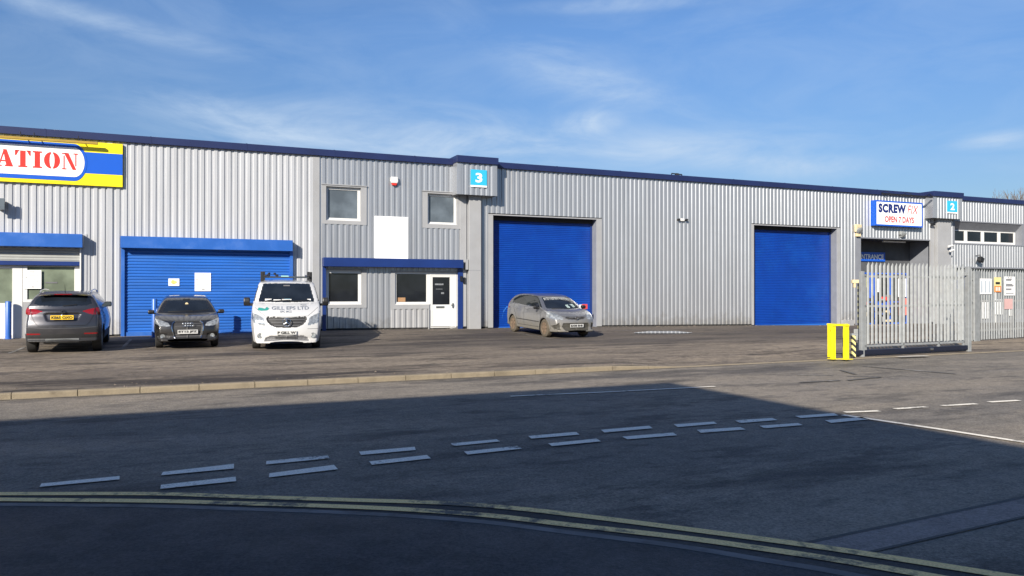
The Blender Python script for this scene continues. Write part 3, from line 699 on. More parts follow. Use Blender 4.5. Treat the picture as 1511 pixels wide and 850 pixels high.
# right hand recessed entrance
ea, eb = wu(1270.5), wu(1379); ez = wz(1270, 351.5); ed = 1.5; eg = -.18
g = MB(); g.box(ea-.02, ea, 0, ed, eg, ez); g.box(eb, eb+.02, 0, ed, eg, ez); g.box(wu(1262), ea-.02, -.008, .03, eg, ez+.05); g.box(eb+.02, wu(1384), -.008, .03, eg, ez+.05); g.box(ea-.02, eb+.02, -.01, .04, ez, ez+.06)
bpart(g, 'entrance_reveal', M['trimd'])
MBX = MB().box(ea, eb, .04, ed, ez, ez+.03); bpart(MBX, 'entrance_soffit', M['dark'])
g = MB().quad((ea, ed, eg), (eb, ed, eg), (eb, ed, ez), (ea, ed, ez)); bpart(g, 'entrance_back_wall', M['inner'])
def eu(px, py, off=-ed+.02): return wp(px, py, off)
u0, z0 = eu(1283, 365); u1, _ = eu(1316, 365); MB().box(u0, u1, ed-.9, ed-.82, ez-.10, ez-.03).build('tube_light', M['whitep'], B)
# shop door leaves and glazing at the back of the entrance
x0 = ea+.1
for i in range(4):
    g = MB(); xa = x0+i*1.25; g.box(xa, xa+.07, ed-.07, ed-.01, eg, 2.6); g.box(xa+1.13, xa+1.2, ed-.07, ed-.01, eg, 2.6); g.box(xa+.07, xa+1.13, ed-.07, ed-.01, 2.53, 2.6); g.box(xa+.07, xa+1.13, ed-.07, ed-.01, eg, eg+.1); g.box(xa+.07, xa+1.13, ed-.06, ed-.01, 1.0, 1.06)
    sd = bpart(g, 'entrance_door', M['signb'])
    MB().quad((xa+.07, ed-.03, eg+.1), (xa+1.13, ed-.03, eg+.1), (xa+1.13, ed-.03, 2.53), (xa+.07, ed-.03, 2.53)).build('pane', M['glassd'], sd)
# high window strip on the right
a, b, z0, z1 = hwr; a2, b2 = wu(1409), wu(1508); zr0, zr1 = wz(1409, 358), wz(1409, 326.5); rc = .4
g = MB(); g.box(a2-.03, a2, .0, rc, zr0, zr1); g.box(b2, b2+.03, .0, rc, zr0, zr1); g.box(a2, b2, 0, rc, zr0-.03, zr0); g.box(a, a2-.03, -.006, .04, z0, z1); g.box(b2+.03, b, -.006, .04, z0, z1)
g.box(a, b, -.02, .04, zr1, z1); g.box(a, b, -.02, .04, z0, zr0-.03)
g.quad((a2, 0, zr1), (b2, 0, zr1), (b2, rc, zr1-.42), (a2, rc, zr1-.42))
sw = bpart(g, 'window', M['trimd'], label='long strip of four white framed windows high on the wall')
zz0, zz1 = zr0, zr1-.42; g = MB(); n_ = 4; bb2 = wu(1497, -rc); W_ = (bb2-a2)/n_
g.box(a2, bb2, rc-.05, rc, zz0, zz0+.14); g.box(a2, bb2, rc-.05, rc, zz1-.05, zz1)
for i in range(n_+1):
    c = a2+i*W_; g.box(max(a2, c-.14), min(bb2, c+.10), rc-.052, rc-.002, zz0+.14, zz1-.05)
g.build('frame', M['white'], sw)
MB().quad((a2, rc-.02, zz0), (bb2, rc-.02, zz0), (bb2, rc-.02, zz1), (a2, rc-.02, zz1)).build('pane', M['glassd'], sw)
MB().quad((bb2, rc-.02, zz0), (b2, rc-.02, zz0), (b2, rc-.02, zz1), (bb2, rc-.02, zz1)).build('infill', M['trim'], sw)
# lower shopfront behind the palisade
a, b, _, z1 = hsr
bpart(MB().box(a, b, -.04, .04, z1, z1+.08), 'head_flashing', M['trimd']); bpart(MB().box(a, b, .25, .3, -.3, .7), 'stall_riser', M['trimd'])
for i in range(9): fr = bpart(MB().box(a+i*1.7, a+i*1.7+.09, .2, .27, -.2, z1), 'mullion', M['white'])
MB().quad((a, .245, .6), (b, .245, .6), (b, .245, z1), (a, .245, z1)).build('pane', M['glass'], fr)
g = MB().box(wu(1240)-.02, wu(1252), -.35, -.05, zb(18)-.1, zb(18)+.28); bpart(g, 'meter_box', M['trim'])
# things fixed to the building ------------------------------------------------
def flat(name, u0, u1, z0, z1, y, th, m, label, cat, group=None, bev=.004):
    c = ((u0+u1)/2, y, z0)
    return tag(MB().box(u0, u1, y-th, y, z0, z1).build(name, m, org=c, bev=bev, mw=WM @ Matrix.Translation(c)), label, cat, group)
# unit number signs
def unit_sign(px0, px1, py0, py1, ch, off, label):
    u0, u1 = wu(px0, off), wu(px1, off); z1, z0 = wz(px0, py0, off), wz(px0, py1, off); c = ((u0+u1)/2, -off, z0)
    t = wthing('unit_sign', c, label, 'sign', 'unit number signs on projecting bays')
    W_, H_ = u1-u0, z1-z0
    MB().box(-W_/2, W_/2, -.03, 0, .07, H_).build('sign_face', M['cyan'], t, bev=.003)
    MB().box(-W_/2, W_/2, -.032, 0, 0, .068).build('white_band', M['signw'], t)
    shift(text_mb(ch, W_*.42, H_*.55, .03), 0, -.032, H_*.54).build('number', M['signw'], t)
unit_sign(694.3, 718, 249.8, 275.5, '3', .505, 'square light blue sign with the number 3')
unit_sign(1397.6, 1412.3, 296, 314.5, '2', .505, 'square light blue sign with the number 2')
# big yellow and blue shop sign
O_ = .10; u1 = wu(180.5, O_); z1, z0 = wz(180.5, 212.5, O_), wz(180.5, 276, O_); H_ = z1-z0; u0 = u1-7.2
c = ((u0+u1)/2, -.0, z0); t = wthing('shop_sign', c, 'yellow and blue fascia sign with red lettering on a white pill', 'sign')
def T_(mb): return shift(mb, -c[0], 0, 0)
T_(MB().box(u0, u1, -O_, -.0, 0, H_)).build('board', M['signy'], t, bev=.004)
def pill(mb, x0, x1, z0, z1, y, rat=1.0, cutleft=None):
    r = (z1-z0)/2; pts = [(x0, z0), ]
    xc = x1-r*rat
    arc = [(xc+r*rat*math.cos(q), (z0+z1)/2+r*math.sin(q)) for q in [rad(-90+180*i/24) for i in range(25)]]
    arcl = [(x0+r*rat-r*rat*math.cos(q), (z0+z1)/2-r*math.sin(q)) for q in [rad(-90+180*i/24) for i in range(25)]]
    mb.prism(arc+arcl, y-.006, y)
up = wu(124.3, O_); ub = wu(128, O_)
bt = (212.5-200)/63.5
T_(MB().box(u0, u1, -O_-.004, -O_+.001, H_*.275, H_*.76)).build('blue_band', M['signb'], t)
g = MB(); pill(g, u0+.25, ub-.0, H_*.085, H_*.93, -O_-.004, .62); T_(g).build('blue_outline', M['signb'], t)
g = MB(); pill(g, u0+.4, up, H_*.175, H_*.84, -O_-.011, .62); T_(g).build('white_pill', M['signw'], t)
# stencil serif letters
def letters(mb, word, x_end, z0, h, y):
    LW = {'A': .80, 'T': .80, 'I': .48, 'O': .84, 'N': .84, 'S': .62}
    gapw = .10; tot_ = sum(LW[q] for q in word)+gapw*(len(word)-1); x = x_end-tot_*h
    def P(poly, x): mb.prism([(x+a*h, z0+b*h) for a, b in poly], y-.004, y)
    def R(a, b, c_, d_, x): P([(a, b), (c_, b), (c_, d_), (a, d_)], x)
    def arc(cx, cz, rx, rz, rix, riz, t0, t1, x, n=12):
        o = [(cx+rx*math.cos(rad(t0+(t1-t0)*i/n)), cz+rz*math.sin(rad(t0+(t1-t0)*i/n))) for i in range(n+1)]
        q = [(cx+rix*math.cos(rad(t1+(t0-t1)*i/n)), cz+riz*math.sin(rad(t1+(t0-t1)*i/n))) for i in range(n+1)]
        P(o+q, x)
    for ch in word:
        if ch == 'I': R(0, 0, .48, .09, x); R(.10, .09, .38, .91, x); R(0, .91, .48, 1, x)
        if ch == 'T': R(.17, 0, .63, .09, x); R(.26, .09, .54, .98, x); P([(0, .68), (.08, .72), (.2, .98), (.0, 1)], x); R(.0, .94, .22, 1, x); R(.58, .94, .8, 1, x); P([(.6, .98), (.72, .72), (.8, .68), (.8, 1)], x)
        if ch == 'A': P([(.30, 1), (.48, 1), (.78, .09), (.46, .09)], x); R(.40, 0, .80, .09, x); P([(.08, .09), (.14, .09), (.36, .80), (.31, .90)], x); R(0, 0, .24, .07, x); R(.20, .28, .42, .36, x)
        if ch == 'O': arc(.39, .5, .39, .5, .10, .42, 94, 266, x); arc(.45, .5, .39, .5, .10, .42, -86, 86, x)
        if ch == 'N': R(0, .93, .26, 1, x); P([(.10, 1), (.34, 1), (.76, .0), (.56, .0)], x); R(.08, .07, .14, .84, x); R(0, 0, .24, .07, x); R(.70, .22, .76, .93, x); R(.60, .93, .84, 1, x)
        if ch == 'S': arc(.31, .72, .31, .28, .10, .14, 20, 265, x); arc(.31, .28, .31, .28, .10, .14, -160, 85, x)
        x += (LW[ch]+gapw)*h
g = MB(); lu = wu(114.5, O_); letters(g, 'STATION', lu, H_*.335, H_*.375, -O_-.018); T_(g).build('lettering', M['red'], t)
# trough lights: a bar held off the wall on arms
def trough(px0, px1, py, off, m, name_label, arms, zt_):
    u0, u1 = (wu(px0, off) if px0 is not None else arms[0]-.5), wu(px1, off); z = wz(px1, py, off); c = ((u0+u1)/2, 0, z)
    t = wthing('sign_light', c, name_label, 'light')
    T2 = lambda mb: shift(mb, -c[0], 0, -z)
    T2(MB().prism([(u0, z-.04), (u1, z-.04), (u1, z+.04), (u0, z+.04)], -off-.05, -off+.05)).build('trough', m, t, bev=.01)
    for q in arms: T2(MB().tube([(q, -.05, z+.10), (q+.02, -off*.6, z+.22), (q+.05, -off, z+.03)], .014)).build('arm', M['black'], t)
trough(None, 144, 211.5, .34, M['brass'], 'brown trough light over the yellow and blue sign', [wu(-60), wu(30), wu(50), wu(115)], 0)
trough(1302, 1376, 291, .62, M['black'], 'dark trough light over the white shop sign', [wu(1298), wu(1330), wu(1362)], 0)
# white SCREWFIX sign in a blue frame
O_ = .30; u0, u1 = wu(1292, O_), wu(1361.5, O_); z1, z0 = wz(1292, 295, O_), wz(1292, 332.5, O_); H_ = z1-z0; W_ = u1-u0; c = ((u0+u1)/2, 0, z0)
t = wthing('shop_sign', c, 'white box sign in a blue frame reading SCREWFIX OPEN 7 DAYS', 'sign')
g = MB(); fr_ = .07
g.box(-W_/2, W_/2, -O_+.01, 0, 0, H_); g.build('sign_case', M['signb'], t)
g = MB(); g.box(-W_/2, W_/2, -O_-.01, -O_+.01, H_-fr_, H_); g.box(-W_/2, W_/2, -O_-.01, -O_+.01, 0, fr_); g.box(-W_/2, -W_/2+fr_, -O_-.01, -O_+.01, fr_, H_-fr_); g.box(W_/2-fr_, W_/2, -O_-.01, -O_+.01, fr_, H_-fr_); g.build('frame', M['signb'], t)
MB().quad((-W_/2+fr_, -O_, fr_), (W_/2-fr_, -O_, fr_), (W_/2-fr_, -O_, H_-fr_), (-W_/2+fr_, -O_, H_-fr_)).build('face', M['signw'], t)
shift(text_mb('SCREW', W_*.58, H_*.36, .06, .0, .004, 1.12), -W_*.15, -O_-.006, H_*.70).build('blue_lettering', mat('letter_navy', (.008, .02, .14), .4), t)
shift(text_mb('FIX', W_*.24, H_*.34, .0, .25), W_*.29, -O_-.006, H_*.70).build('red_lettering', M['redt'], t)
shift(text_mb('OPEN 7 DAYS', W_*.62, H_*.25, .03), 0, -O_-.006, H_*.27).build('red_lettering', M['redt'], t)
# ENTRANCE sign
u0, z1 = wp(1264.5, 371.5, -ed+.06); u1, z0 = wp(1306, 386, -ed+.06); W_ = u1-u0; H_ = z1-z0; c = ((u0+u1)/2, ed-.02, z0)
t = wthing('entrance_sign', c, 'blue sign with white ENTRANCE lettering in the dark recess', 'sign')
MB().box(-W_/2, W_/2, -.05, 0, 0, H_).build('board', M['signb'], t)
shift(text_mb('ENTRANCE', W_*.88, H_*.55, .035), 0, -.055, H_*.5).build('lettering', M['signw'], t)
# blank white panel
O_ = .03; u0, u1 = wu(552.8, O_), wu(602.5, O_); flat('blank_panel', u0, u1, wz(553, 383, O_), wz(553, 318.5, O_), -.005, .03, M['whitep'], 'blank white rectangular board between the two upper windows', 'panel')
# alarm, lamps, cameras
def bell(px0, px1, py0, py1):
    u0, u1 = wu(px0), wu(px1); z1, z0 = wz(px0, py0), wz(px0, py1); c = ((u0+u1)/2, 0, z0); W_ = (u1-u0)/2; H_ = z1-z0
    t = wthing('alarm_box', c, 'white alarm box with red base high between the upper windows', 'alarm box')
    MB().prism([(-W_*.8, H_*.25), (W_*.8, H_*.25), (W_, H_*.5), (W_*.9, H_), (-W_*.9, H_), (-W_, H_*.5)], -.12, 0).build('case', M['white'], t, bev=.02)
    MB().prism([(-W_*.5, 0), (W_*.5, 0), (W_*.75, H_*.24), (-W_*.75, H_*.24)], -.10, 0).build('lens', M['red'], t, bev=.01)
bell(575.5, 586.5, 261, 273.5)
def bulkhead(px0, px1, py0, py1, m, label):
    u0, u1 = wu(px0), wu(px1); z1, z0 = wz(px0, py0), wz(px0, py1); c = ((u0+u1)/2, 0, z0); W_ = (u1-u0)/2; H_ = z1-z0
    t = wthing('wall_lamp', c, label, 'wall lamp', 'lamps fixed to the warehouse wall')
    MB().box(-W_*.9, W_*.9, -.12, 0, H_*.35, H_).build('housing', m, t, bev=.04)
    MB().lathe((0, -.16, H_*.45), (0, -1, -.5), [(-.08, W_*.7), (.02, W_*.8), (.06, W_*.5), (.07, .001)], 16).build('lens', M['whitel'], t, smooth=True)
    MB().box(-W_*.5, W_*.5, -.14, 0, 0, H_*.3).build('bracket', m, t, bev=.01)
bulkhead(1259.5, 1270, 331, 349, M['cream'], 'cream wall lamp left of the white shop sign')
bulkhead(1326, 1334, 341, 350, M['galv'], 'small grey wall lamp under the white shop sign')
def cctv(px, py, length, label, m=None, dirn=-1):
    u0, z = wp(px, py); c = (u0, 0, z)
    t = wthing('security_camera', c, label, 'camera', 'cameras fixed to the warehouse')
    y_ = -.25
    MB().box(-.06, .06, -.26, -.22, -.06, .06).build('mount', m or M['white'], t, bev=.01) if False else MB().tube([(0, 0, 0), (0, -.2, .04)], .02).build('bracket', m or M['white'], t)
    MB().box(-length if dirn < 0 else -.05, .05 if dirn < 0 else length, -.28, -.17, .0, .12).build('camera_body', m or M['white'], t, bev=.02)
cctv(1373, 333, .22, 'small black camera right of the white shop sign', M['black'])
def pcam(px, py, lab, m, ln=.24):
    u0, z = wp(px, py, .25); c = (u0, -.24, z); t = wthing('security_camera', c, lab, 'camera', 'cameras fixed to the warehouse')
    MB().tube([(0, 0.02, 0), (.0, -.12, .03)], .025).build('bracket', m, t)
    MB().cyl((.08, -.18, .05), (-ln, -.2, .0), .06).build('camera_body', m, t, smooth=True)
pcam(1400, 364, 'upper white camera on the grey column beside the high windows', M['white']); pcam(1401, 370.5, 'lower white camera on the grey column beside the high windows', M['white'], .18)
def flood(px, py, lab):
    u0, z = wp(px, py); c = (u0, 0, z); t = wthing('floodlight', c, lab, 'floodlight')
    MB().tube([(0, 0, .25), (0, -.25, .28), (-.08, -.3, .18)], .02).build('arm', M['black'], t)
    MB().prism([(-.22, -.05), (.05, -.16), (.14, .08), (-.1, .2)], -.42, -.18).build('head', M['black'], t, bev=.02)
flood(1440, 384, 'black floodlight on the ribbed wall above the palisade fence')
u0, z = wp(2, 303); t = wthing('floodlight', (u0, 0, z), 'square floodlight with a pointed hood at the left edge under the big sign', 'floodlight')
MB().box(-.12, .1, -.32, 0, -.13, .15).build('head', M['brass'], t, bev=.015)
MB().prism([(-.2, -.17), (.14, -.17), (.14, .19), (-.2, .19)], -.36, -.3).build('lens', M['glass'], t, bev=.01)
u0, z = wp(1006, 324.5); t = wthing('twin_light', (u0, 0, z), 'tiny twin spot emergency light between the two deep blue roller doors', 'light')
MB().box(-.09, .09, -.1, 0, -.06, .06).build('body', M['white'], t, bev=.015)
MB().cyl((-.22, -.02, 0), (-.22, -.14, 0), .05).build('lamp', M['black'], t); MB().cyl((.2, -.02, 0), (.2, -.14, 0), .05).build('lamp', M['black'], t)
u0, z = wp(1001, 262); t = wthing('roof_vent', (u0, 0, TOP), 'small dark pipe fitting on the roof edge between the blue roller doors', 'vent')
MB().tube([(-.25, .15, 0), (-.25, .15, .1), (.3, .15, .08), (.3, .15, 0)], .025).build('pipe', M['black'], t)
MB().box(-.05, .1, .1, .2, 0, .12).build('clamp', M['dark'], t)
for i, (x, dx) in enumerate(((83, 0), (228, 0))):
    u0 = wu(x); MB().box(u0-.13, u0+.1, .1, .2, TOP, TOP+.035).build('roof_cap', M['white'], B)
# notices
def notice(px0, px1, py0, py1, off, label, rows, m=None, extra=None, grp=None):
    u0, z1 = wp(px0, py0, off); u1, z0 = wp(px1, py1, off); z0 = wz(px0, py1, off); W_ = u1-u0; H_ = z1-z0; c = ((u0+u1)/2, -off, z0)
    t = wthing('notice', c, label, 'notice', grp)
    MB().box(-W_/2, W_/2, -.008, 0, 0, H_).build('board', m or M['signw'], t)
    for f, a_, b_ in rows: MB().box(-W_/2+a_*W_, -W_/2+b_*W_, -.0105, -.008, H_*(f-.011), H_*(f+.011)).build('print', mat('pale_print', (.3, .3, .32), .7, var=.5, vscale=25), t)
    if extra: extra(t, W_, H_)
def tri(t, W_, H_):
    MB().prism([(-W_*.42, H_*.60), (-W_*.30, H_*.60), (-W_*.36, H_*.66)], -.011, -.008).build('symbol', M['inkb'], t)
    MB().box(-W_*.05, W_*.12, -.011, -.008, H_*.07, H_*.11).build('symbol', M['ink'], t)
rows = [(.93, .1, .85), (.88, .35, .7), (.72, .3, .9), (.67, .3, .9), (.6, .3, .8), (.5, .1, .8), (.4, .1, .9), (.35, .1, .9), (.28, .1, .85), (.2, .4, .6), (.15, .4, .62)]
notice(287.3, 311, 402.5, 429.5, .045, 'large white printed notice on the wide blue shutter', rows, extra=tri, grp='printed notices on the left unit')
notice(35, 61, 398.5, 426, -.08, 'large white printed notice in the shop window', rows, extra=tri, grp='printed notices on the left unit')
def swirl(t, W_, H_):
    MB().prism([(-W_*.3, H_*.5), (-W_*.1, H_*.2), (W_*.15, H_*.3), (W_*.36, H_*.55), (W_*.1, H_*.7), (-W_*.12, H_*.85)], -.011, -.008).build('symbol', mat('pale_gold', (.7, .5, .15), .6, var=.3, vscale=20), t)
notice(248.5, 264.5, 411, 421.8, .045, 'small white sign with a gold emblem on the wide blue shutter', [], extra=swirl)
t = MB().box(wu(66), wu(84), .128, .132, wz(75, 418), wz(75, 416)); bpart(t, 'window_print', M['ink']); 

# opposite building that throws the big shade
cw = w2l((3.0-LD.x*8.0/math.tan(SUN_EL), 14.7-LD.y*8.0/math.tan(SUN_EL)))
H8 = 7.9
t = wthing('opposite_warehouse', (cw[0], cw[1], -.1), 'brick and steel warehouse standing behind the camera', 'warehouse')
MB().box(-46, 0, -24, 0, 0, 2.6).build('brick_base', M['brick'], t)
g = MB(); k = -46.0
while k < -.05: g.prism([(k, 2.6), (k+.22, 2.6), (k+.22, H8-.3), (k, H8-.3)], -.02, .0); g.box(k, k+.12, .0, .03, 2.6, H8-.3); k += .24
g.box(-46, 0, -24, -.02, 2.6, H8-.3); g.build('cladding', M['clad'], t)
MB().box(-46.05, .05, -24.05, .05, H8-.3, H8).build('roof_fascia', M['navy'], t)

# ------------------------------------------------------------------ bollards
def bollard(u, v, h, r, label):
    z = zf(u, v); c = (u, v, z)
    t = wthing('bollard', c, label, 'bollard', 'blue steel bollards in front of the left unit')
    MB().lathe((0, 0, 0), (0, 0, 1), [(-.1, r), (h-.02, r), (h, r*.85), (h+.004, .001)], 20).build('post', M['blue'], t, smooth=True)
    MB().lathe((0, 0, 0), (0, 0, 1), [(0, r*1.7), (.012, r*1.7), (.012, r)], 20).build('base_plate', M['blue'], t)
p = gp(12.5, 504, .03); u_, v_ = w2l(p); bollard(u_, v_, 1.18, .085, 'blue bollard at the left edge in front of the shop door')
d = 26.0; p = Vector(((228.5-CX)/F*(d), d, 0)); u_, v_ = w2l(p); bollard(u_, -1.0, EYE-.1-(440-HY)*26.6/F-.02, .085, 'blue bollard rising behind the mirror of the black hatchback')
bollard(wu(305), -1.0, 1.22, .085, 'blue bollard hidden behind the black hatchback')

# ------------------------------------------------------------------ palisade gate and fence
def frame_from(p, q):
    p = Vector(p); q = Vector(q); d = (q-p); L_ = d.xy.length; ang = math.atan2(d.y, d.x)
    return Matrix.Translation(p) @ Matrix.Rotation(ang, 4, 'Z'), L_
def pale(mb, x, z0, z1, w_=.086):
    hw = w_/2; d = .018; t = .0
    tops = [(-hw, .10), (-hw*.45, .03), (0, 0), (hw*.45, .03), (hw, .10)]
    xs = [(-hw, 0), (-hw*.45, -d), (0, -d*.35), (hw*.45, -d), (hw, 0)]
    for i in range(4):
        (xa, ya), (xb, yb) = xs[i], xs[i+1]; ta, tb = tops[i][1], tops[i+1][1]
        mb.quad((x+xa, ya, z0), (x+xb, yb, z0), (x+xb, yb, z1-tb), (x+xa, ya, z1-ta))
        mb.quad((x+xa, ya+.004, z0), (x+xa, ya+.004, z1-ta), (x+xb, yb+.004, z1-tb), (x+xb, yb+.004, z0))
ga = gp(1277, 525, -.06); gb = gp(1424, 518, -.07)
mwG, LG = frame_from(ga, gb)
t = empty('sliding_gate', mwG, 'galvanised palisade sliding gate on a dark navy bottom beam', 'gate')
g = MB(); n_ = 26
zt_ = 2.42
for i in range(n_): pale(g, .10+(LG-.2)*i/(n_-1), .30, zt_+random.uniform(-.012, .012))
g.build('pale_panel', M['galv'], t)
g = MB()
for z in (.22, 1.25, 2.02): g.box(0, LG, .012, .06, z, z+.055)
g.build('rail', M['galv'], t, bev=.004)
for x in (.0, LG*.36, LG*.72, LG-.06): MB().box(x, x+.06, .012, .062, .14, 2.1).build('stile', M['galv'], t, bev=.004)
MB().box(-.35, LG+.1, -.02, .14, .03, .15).build('bottom_beam', mat('navy_beam', (.008, .010, .022), .5), t, bev=.01)
MB().box(LG*.62, LG*.62+.12, -.05, -.02, .06, .13).build('roller_bracket', M['chrome'], t, bev=.01)
for x, zz, lab in ((-.10, 2.32, 'front'), ):
    c = mwG @ Vector((x-.0, .02, 0))
    o = MB().box(-.05, .05, -.04, .06, -.1, 2.18).build('gate_post', M['galv'], org=(0, 0, 0), bev=.008, mw=Matrix.Translation(c) @ Matrix.Rotation(WANG, 4, 'Z')); tag(o, 'galvanised square post at the left end of the sliding gate', 'post')
c = mwG @ Vector((LG+.16, .02, 0)); o = MB().box(-.06, .06, -.06, .06, -.1, 2.36).box(-.13, -.06, -.03, .03, 2.1, 2.2).build('gate_post', M['galv'], bev=.008, mw=Matrix.Translation(c) @ Matrix.Rotation(WANG, 4, 'Z')); tag(o, 'tall galvanised square post at the right end of the sliding gate', 'post')
# fence behind
fa = gp(1392, 508.5, -.05); fb = gp(1511, 501, -.06); dd = (fb-fa); fe = fa+dd*4.2
mwF, LF = frame_from(fa, fe)
t = empty('palisade_fence', mwF, 'galvanised palisade fence running right from behind the gate', 'fence')
g = MB(); k = .06; 
while k < LF: pale(g, k, .08, 2.38+random.uniform(-.012, .012)); k += .158
g.build('pale_panel', M['galv'], t)
g = MB(); g.box(0, LF, .012, .055, .35, .41); g.box(0, LF, .012, .055, 1.3, 1.355); g.box(0, LF, .012, .055, 2.02, 2.08); g.build('rail', M['galv'], t)
pu = []
for x in (0.0, ):
    pass
k = (gp(1441, 505.5, -.05)-fa).xy.length-.0
while k < LF: MB().box(k-.05, k+.05, .056, .15, -.1, 2.3).build('post', M['galv'], t, bev=.006); k += 2.75
MB().box((gp(1437, 505.5, -.05)-fa).xy.length, (gp(1446, 505, -.05)-fa).xy.length, -.03, .0105, 0, 2.3).build('post', M['galv'], t, bev=.006)
# notices on the fence
def fnotice(px0, px1, py0, py1, label, m, fn=None):
    # intersect rays with the fence plane
    def hit(px, py):
        d_ = Vector(((px-CX)/F, 1, (HY-py)/F)); p0 = mwF.translation; nn = mwF.to_3x3() @ Vector((0, 1, 0)); o_ = Vector((0, 0, EYE))
        tt = (p0-nn*.03-o_).dot(nn)/d_.dot(nn); return mwF.inverted() @ (o_+d_*tt)
    a = hit(px0, py0); b = hit(px1, py1); W_ = b.x-a.x; H_ = a.z-b.z; 
    t = empty('fence_notice', mwF @ Matrix.Translation(((a.x+b.x)/2, -.03, b.z)), label, 'notice', 'notices fixed to the palisade fence')
    MB().box(-W_/2, W_/2, -.006, 0, 0, H_).build('board', m, t)
    if fn: fn(t, W_, H_)
    return t
def warn(t, W_, H_):
    MB().box(-W_/2, W_/2, -.009, -.006, 0, H_*.42).build('lower_half', M['orange'], t)
    MB().box(-W_*.32, W_*.32, -.009, -.006, H_*.52, H_*.68).build('symbol', M['inkb'], t)
    for x in (-.3, -.05, .2): MB().box(W_*x, W_*(x+.12), -.011, -.009, H_*.08, H_*.34).build('print', M['signw'], t)
def prt(t, W_, H_):
    for f in (.85, .8, .6, .55, .5, .35, .3, .12): MB().box(-W_*.38, W_*random.uniform(.1, .38), -.009, -.006, H_*f-.012, H_*f+.012).build('print', M['ink'], t)
    MB().lathe((-.08, -.007, H_*.9), (0, 1, 0), [(0, .05), (0, .03)], 16).build('emblem', M['ink'], t); MB().lathe((.08, -.007, H_*.9), (0, 1, 0), [(0, .05), (0, .03)], 16).build('emblem', M['ink'], t)
fnotice(1467, 1477, 409, 431, 'yellow and orange warning notice on the palisade fence', mat('pale_yellow', (.75, .66, .3), .6), warn)
fnotice(1482, 1497.5, 408, 436, 'tall white printed notice on the palisade fence', M['signw'], prt)
def stripes(t, W_, H_):
    for i in range(3): MB().box(-W_*.45+i*W_*.33, -W_*.3+i*W_*.33, -.009, -.006, H_*.1, H_*.85).build('print', mat('pale_grey_print', (.45, .5, .55)), t)
fnotice(1446, 1463, 411, 434, 'wide white striped notice beside the fence post', M['signw'], stripes)
fnotice(1482, 1494, 441, 456, 'small pale pink notice low on the palisade fence', mat('pale_pink', (.6, .38, .36), .6), None)
# goods and posters in the entrance recess, seen between the pales
def poster(px0, px1, py0, py1, off, m, label, nm='poster'):
    u0, z1 = wp(px0, py0, off); u1, z0 = wp(px1, py1, off)
    flat(nm, u0, u1, min(z0, z1), max(z0, z1), -off, .012, m, label, 'poster', 'posters in the shop entrance')
E_ = -ed+.08
poster(1291, 1299, 411, 431, E_, M['whitep'], 'white poster under the ENTRANCE sign'); poster(1325, 1337, 411, 438, E_, M['whitep'], 'white poster above the pink one in the recess')
poster(1326, 1340, 440, 465, E_, mat('pink_red', (.55, .16, .14), .6), 'pink red poster at the back of the entrance'); poster(1275, 1279, 408, 424, E_, mat('poster_lime', (.6, .62, .2), .6), 'narrow lime poster beside the entrance jamb')
poster(1281, 1286, 402, 440, E_, M['signb'], 'tall blue banner beside the entrance jamb'); poster(1355, 1362, 406, 430, E_, M['whitep'], 'narrow white poster near the right of the recess')
poster(1449, 1458, 443, 470, -.15, M['whitep'], 'white poster behind the striped fence notice'); poster(1468, 1479, 442, 464, -.15, M['whitep'], 'white poster in the shopfront under the warning notice'); poster(1489, 1495, 443, 466, -.15, M['whitep'], 'narrow white poster in the shopfront near the right edge')
poster(1412, 1428, 402, 426, -.15, mat('deep_blue_poster', (.02, .05, .2), .5), 'dark blue poster right of the grey column')
# wire display racks of goods
def rack(u, v, w_, h_, label, seed):
    r = random.Random(seed); z = -.12; t = wthing('display_rack', (u, v, z), label, 'display rack', 'goods racks in the shop entrance')
    g = MB()
    for x in (0, w_):
        for y in (0, .4): g.box(x-.015, x+.015, y-.015, y+.015, 0, h_)
    for q in range(4): g.box(0, w_, 0, .4, .1+q*h_/4, .12+q*h_/4)
    g.build('frame', M['black'], t)
    for q in range(4):
        x = .03
        while x < w_-.1:
            ww = r.uniform(.08, .2); hh = r.uniform(.08, h_/4-.08)
            MB().box(x, x+ww-.01, .03, .33, .125+q*h_/4, .125+q*h_/4+hh).build('carton', r.choice([M['ink'], M['signb'], M['red'], M['cream'], M['dark'], M['trim'], M['black']]), t); x += ww
rack(ea+.4, ed-.75, 1.0, 1.2, 'low rack of mixed cartons left in the entrance recess', 3); rack(ea+2.2, ed-.75, .9, 1.5, 'taller rack of mixed cartons in the middle of the entrance recess', 5)

# ------------------------------------------------------------------ yellow guard, striped posts
c = gp(1240, 529.5, -.06); t = empty('safety_guard', Matrix.Translation(c) @ Matrix.Rotation(WANG, 4, 'Z'), 'bright yellow steel guard frame beside the gate', 'guard')
hh = .86
def legs(pts):
    for x0, x1, y0, y1 in pts:
        MB().box(x0, x1, y0, y1, .015, hh-.05).build('leg', M['yellow'], t, bev=.006)
legs(((-.27, -.15, -.0, .06), (-.04, .09, -.18, -.12), (.15, .24, -.05, .01), (-.06, .02, .3, .36)))
g = MB(); g.box(-.27, .24, -.02, .08, hh-.05, hh); g.box(-.05, .09, -.2, -.02, hh-.049, hh-.001); g.box(-.06, .02, .08, .38, hh-.049, hh-.001); g.build('top_frame', M['yellow'], t, bev=.006)
g = MB(); g.box(-.31, -.1, -.06, .12, 0, .015); g.box(-.1, .14, -.26, -.02, 0, .0149); g.build('base_plate', M['yellow'], t)
c2 = c+Vector((.13, .06, 0)); t2 = empty('guard_post', Matrix.Translation(c2), 'slim yellow post with a black band inside the yellow guard', 'post')
MB().lathe((0, 0, 0), (0, 0, 1), [(0, .045), (.74, .045), (.76, .001)], 14).build('post', M['yellow'], t2, smooth=True)
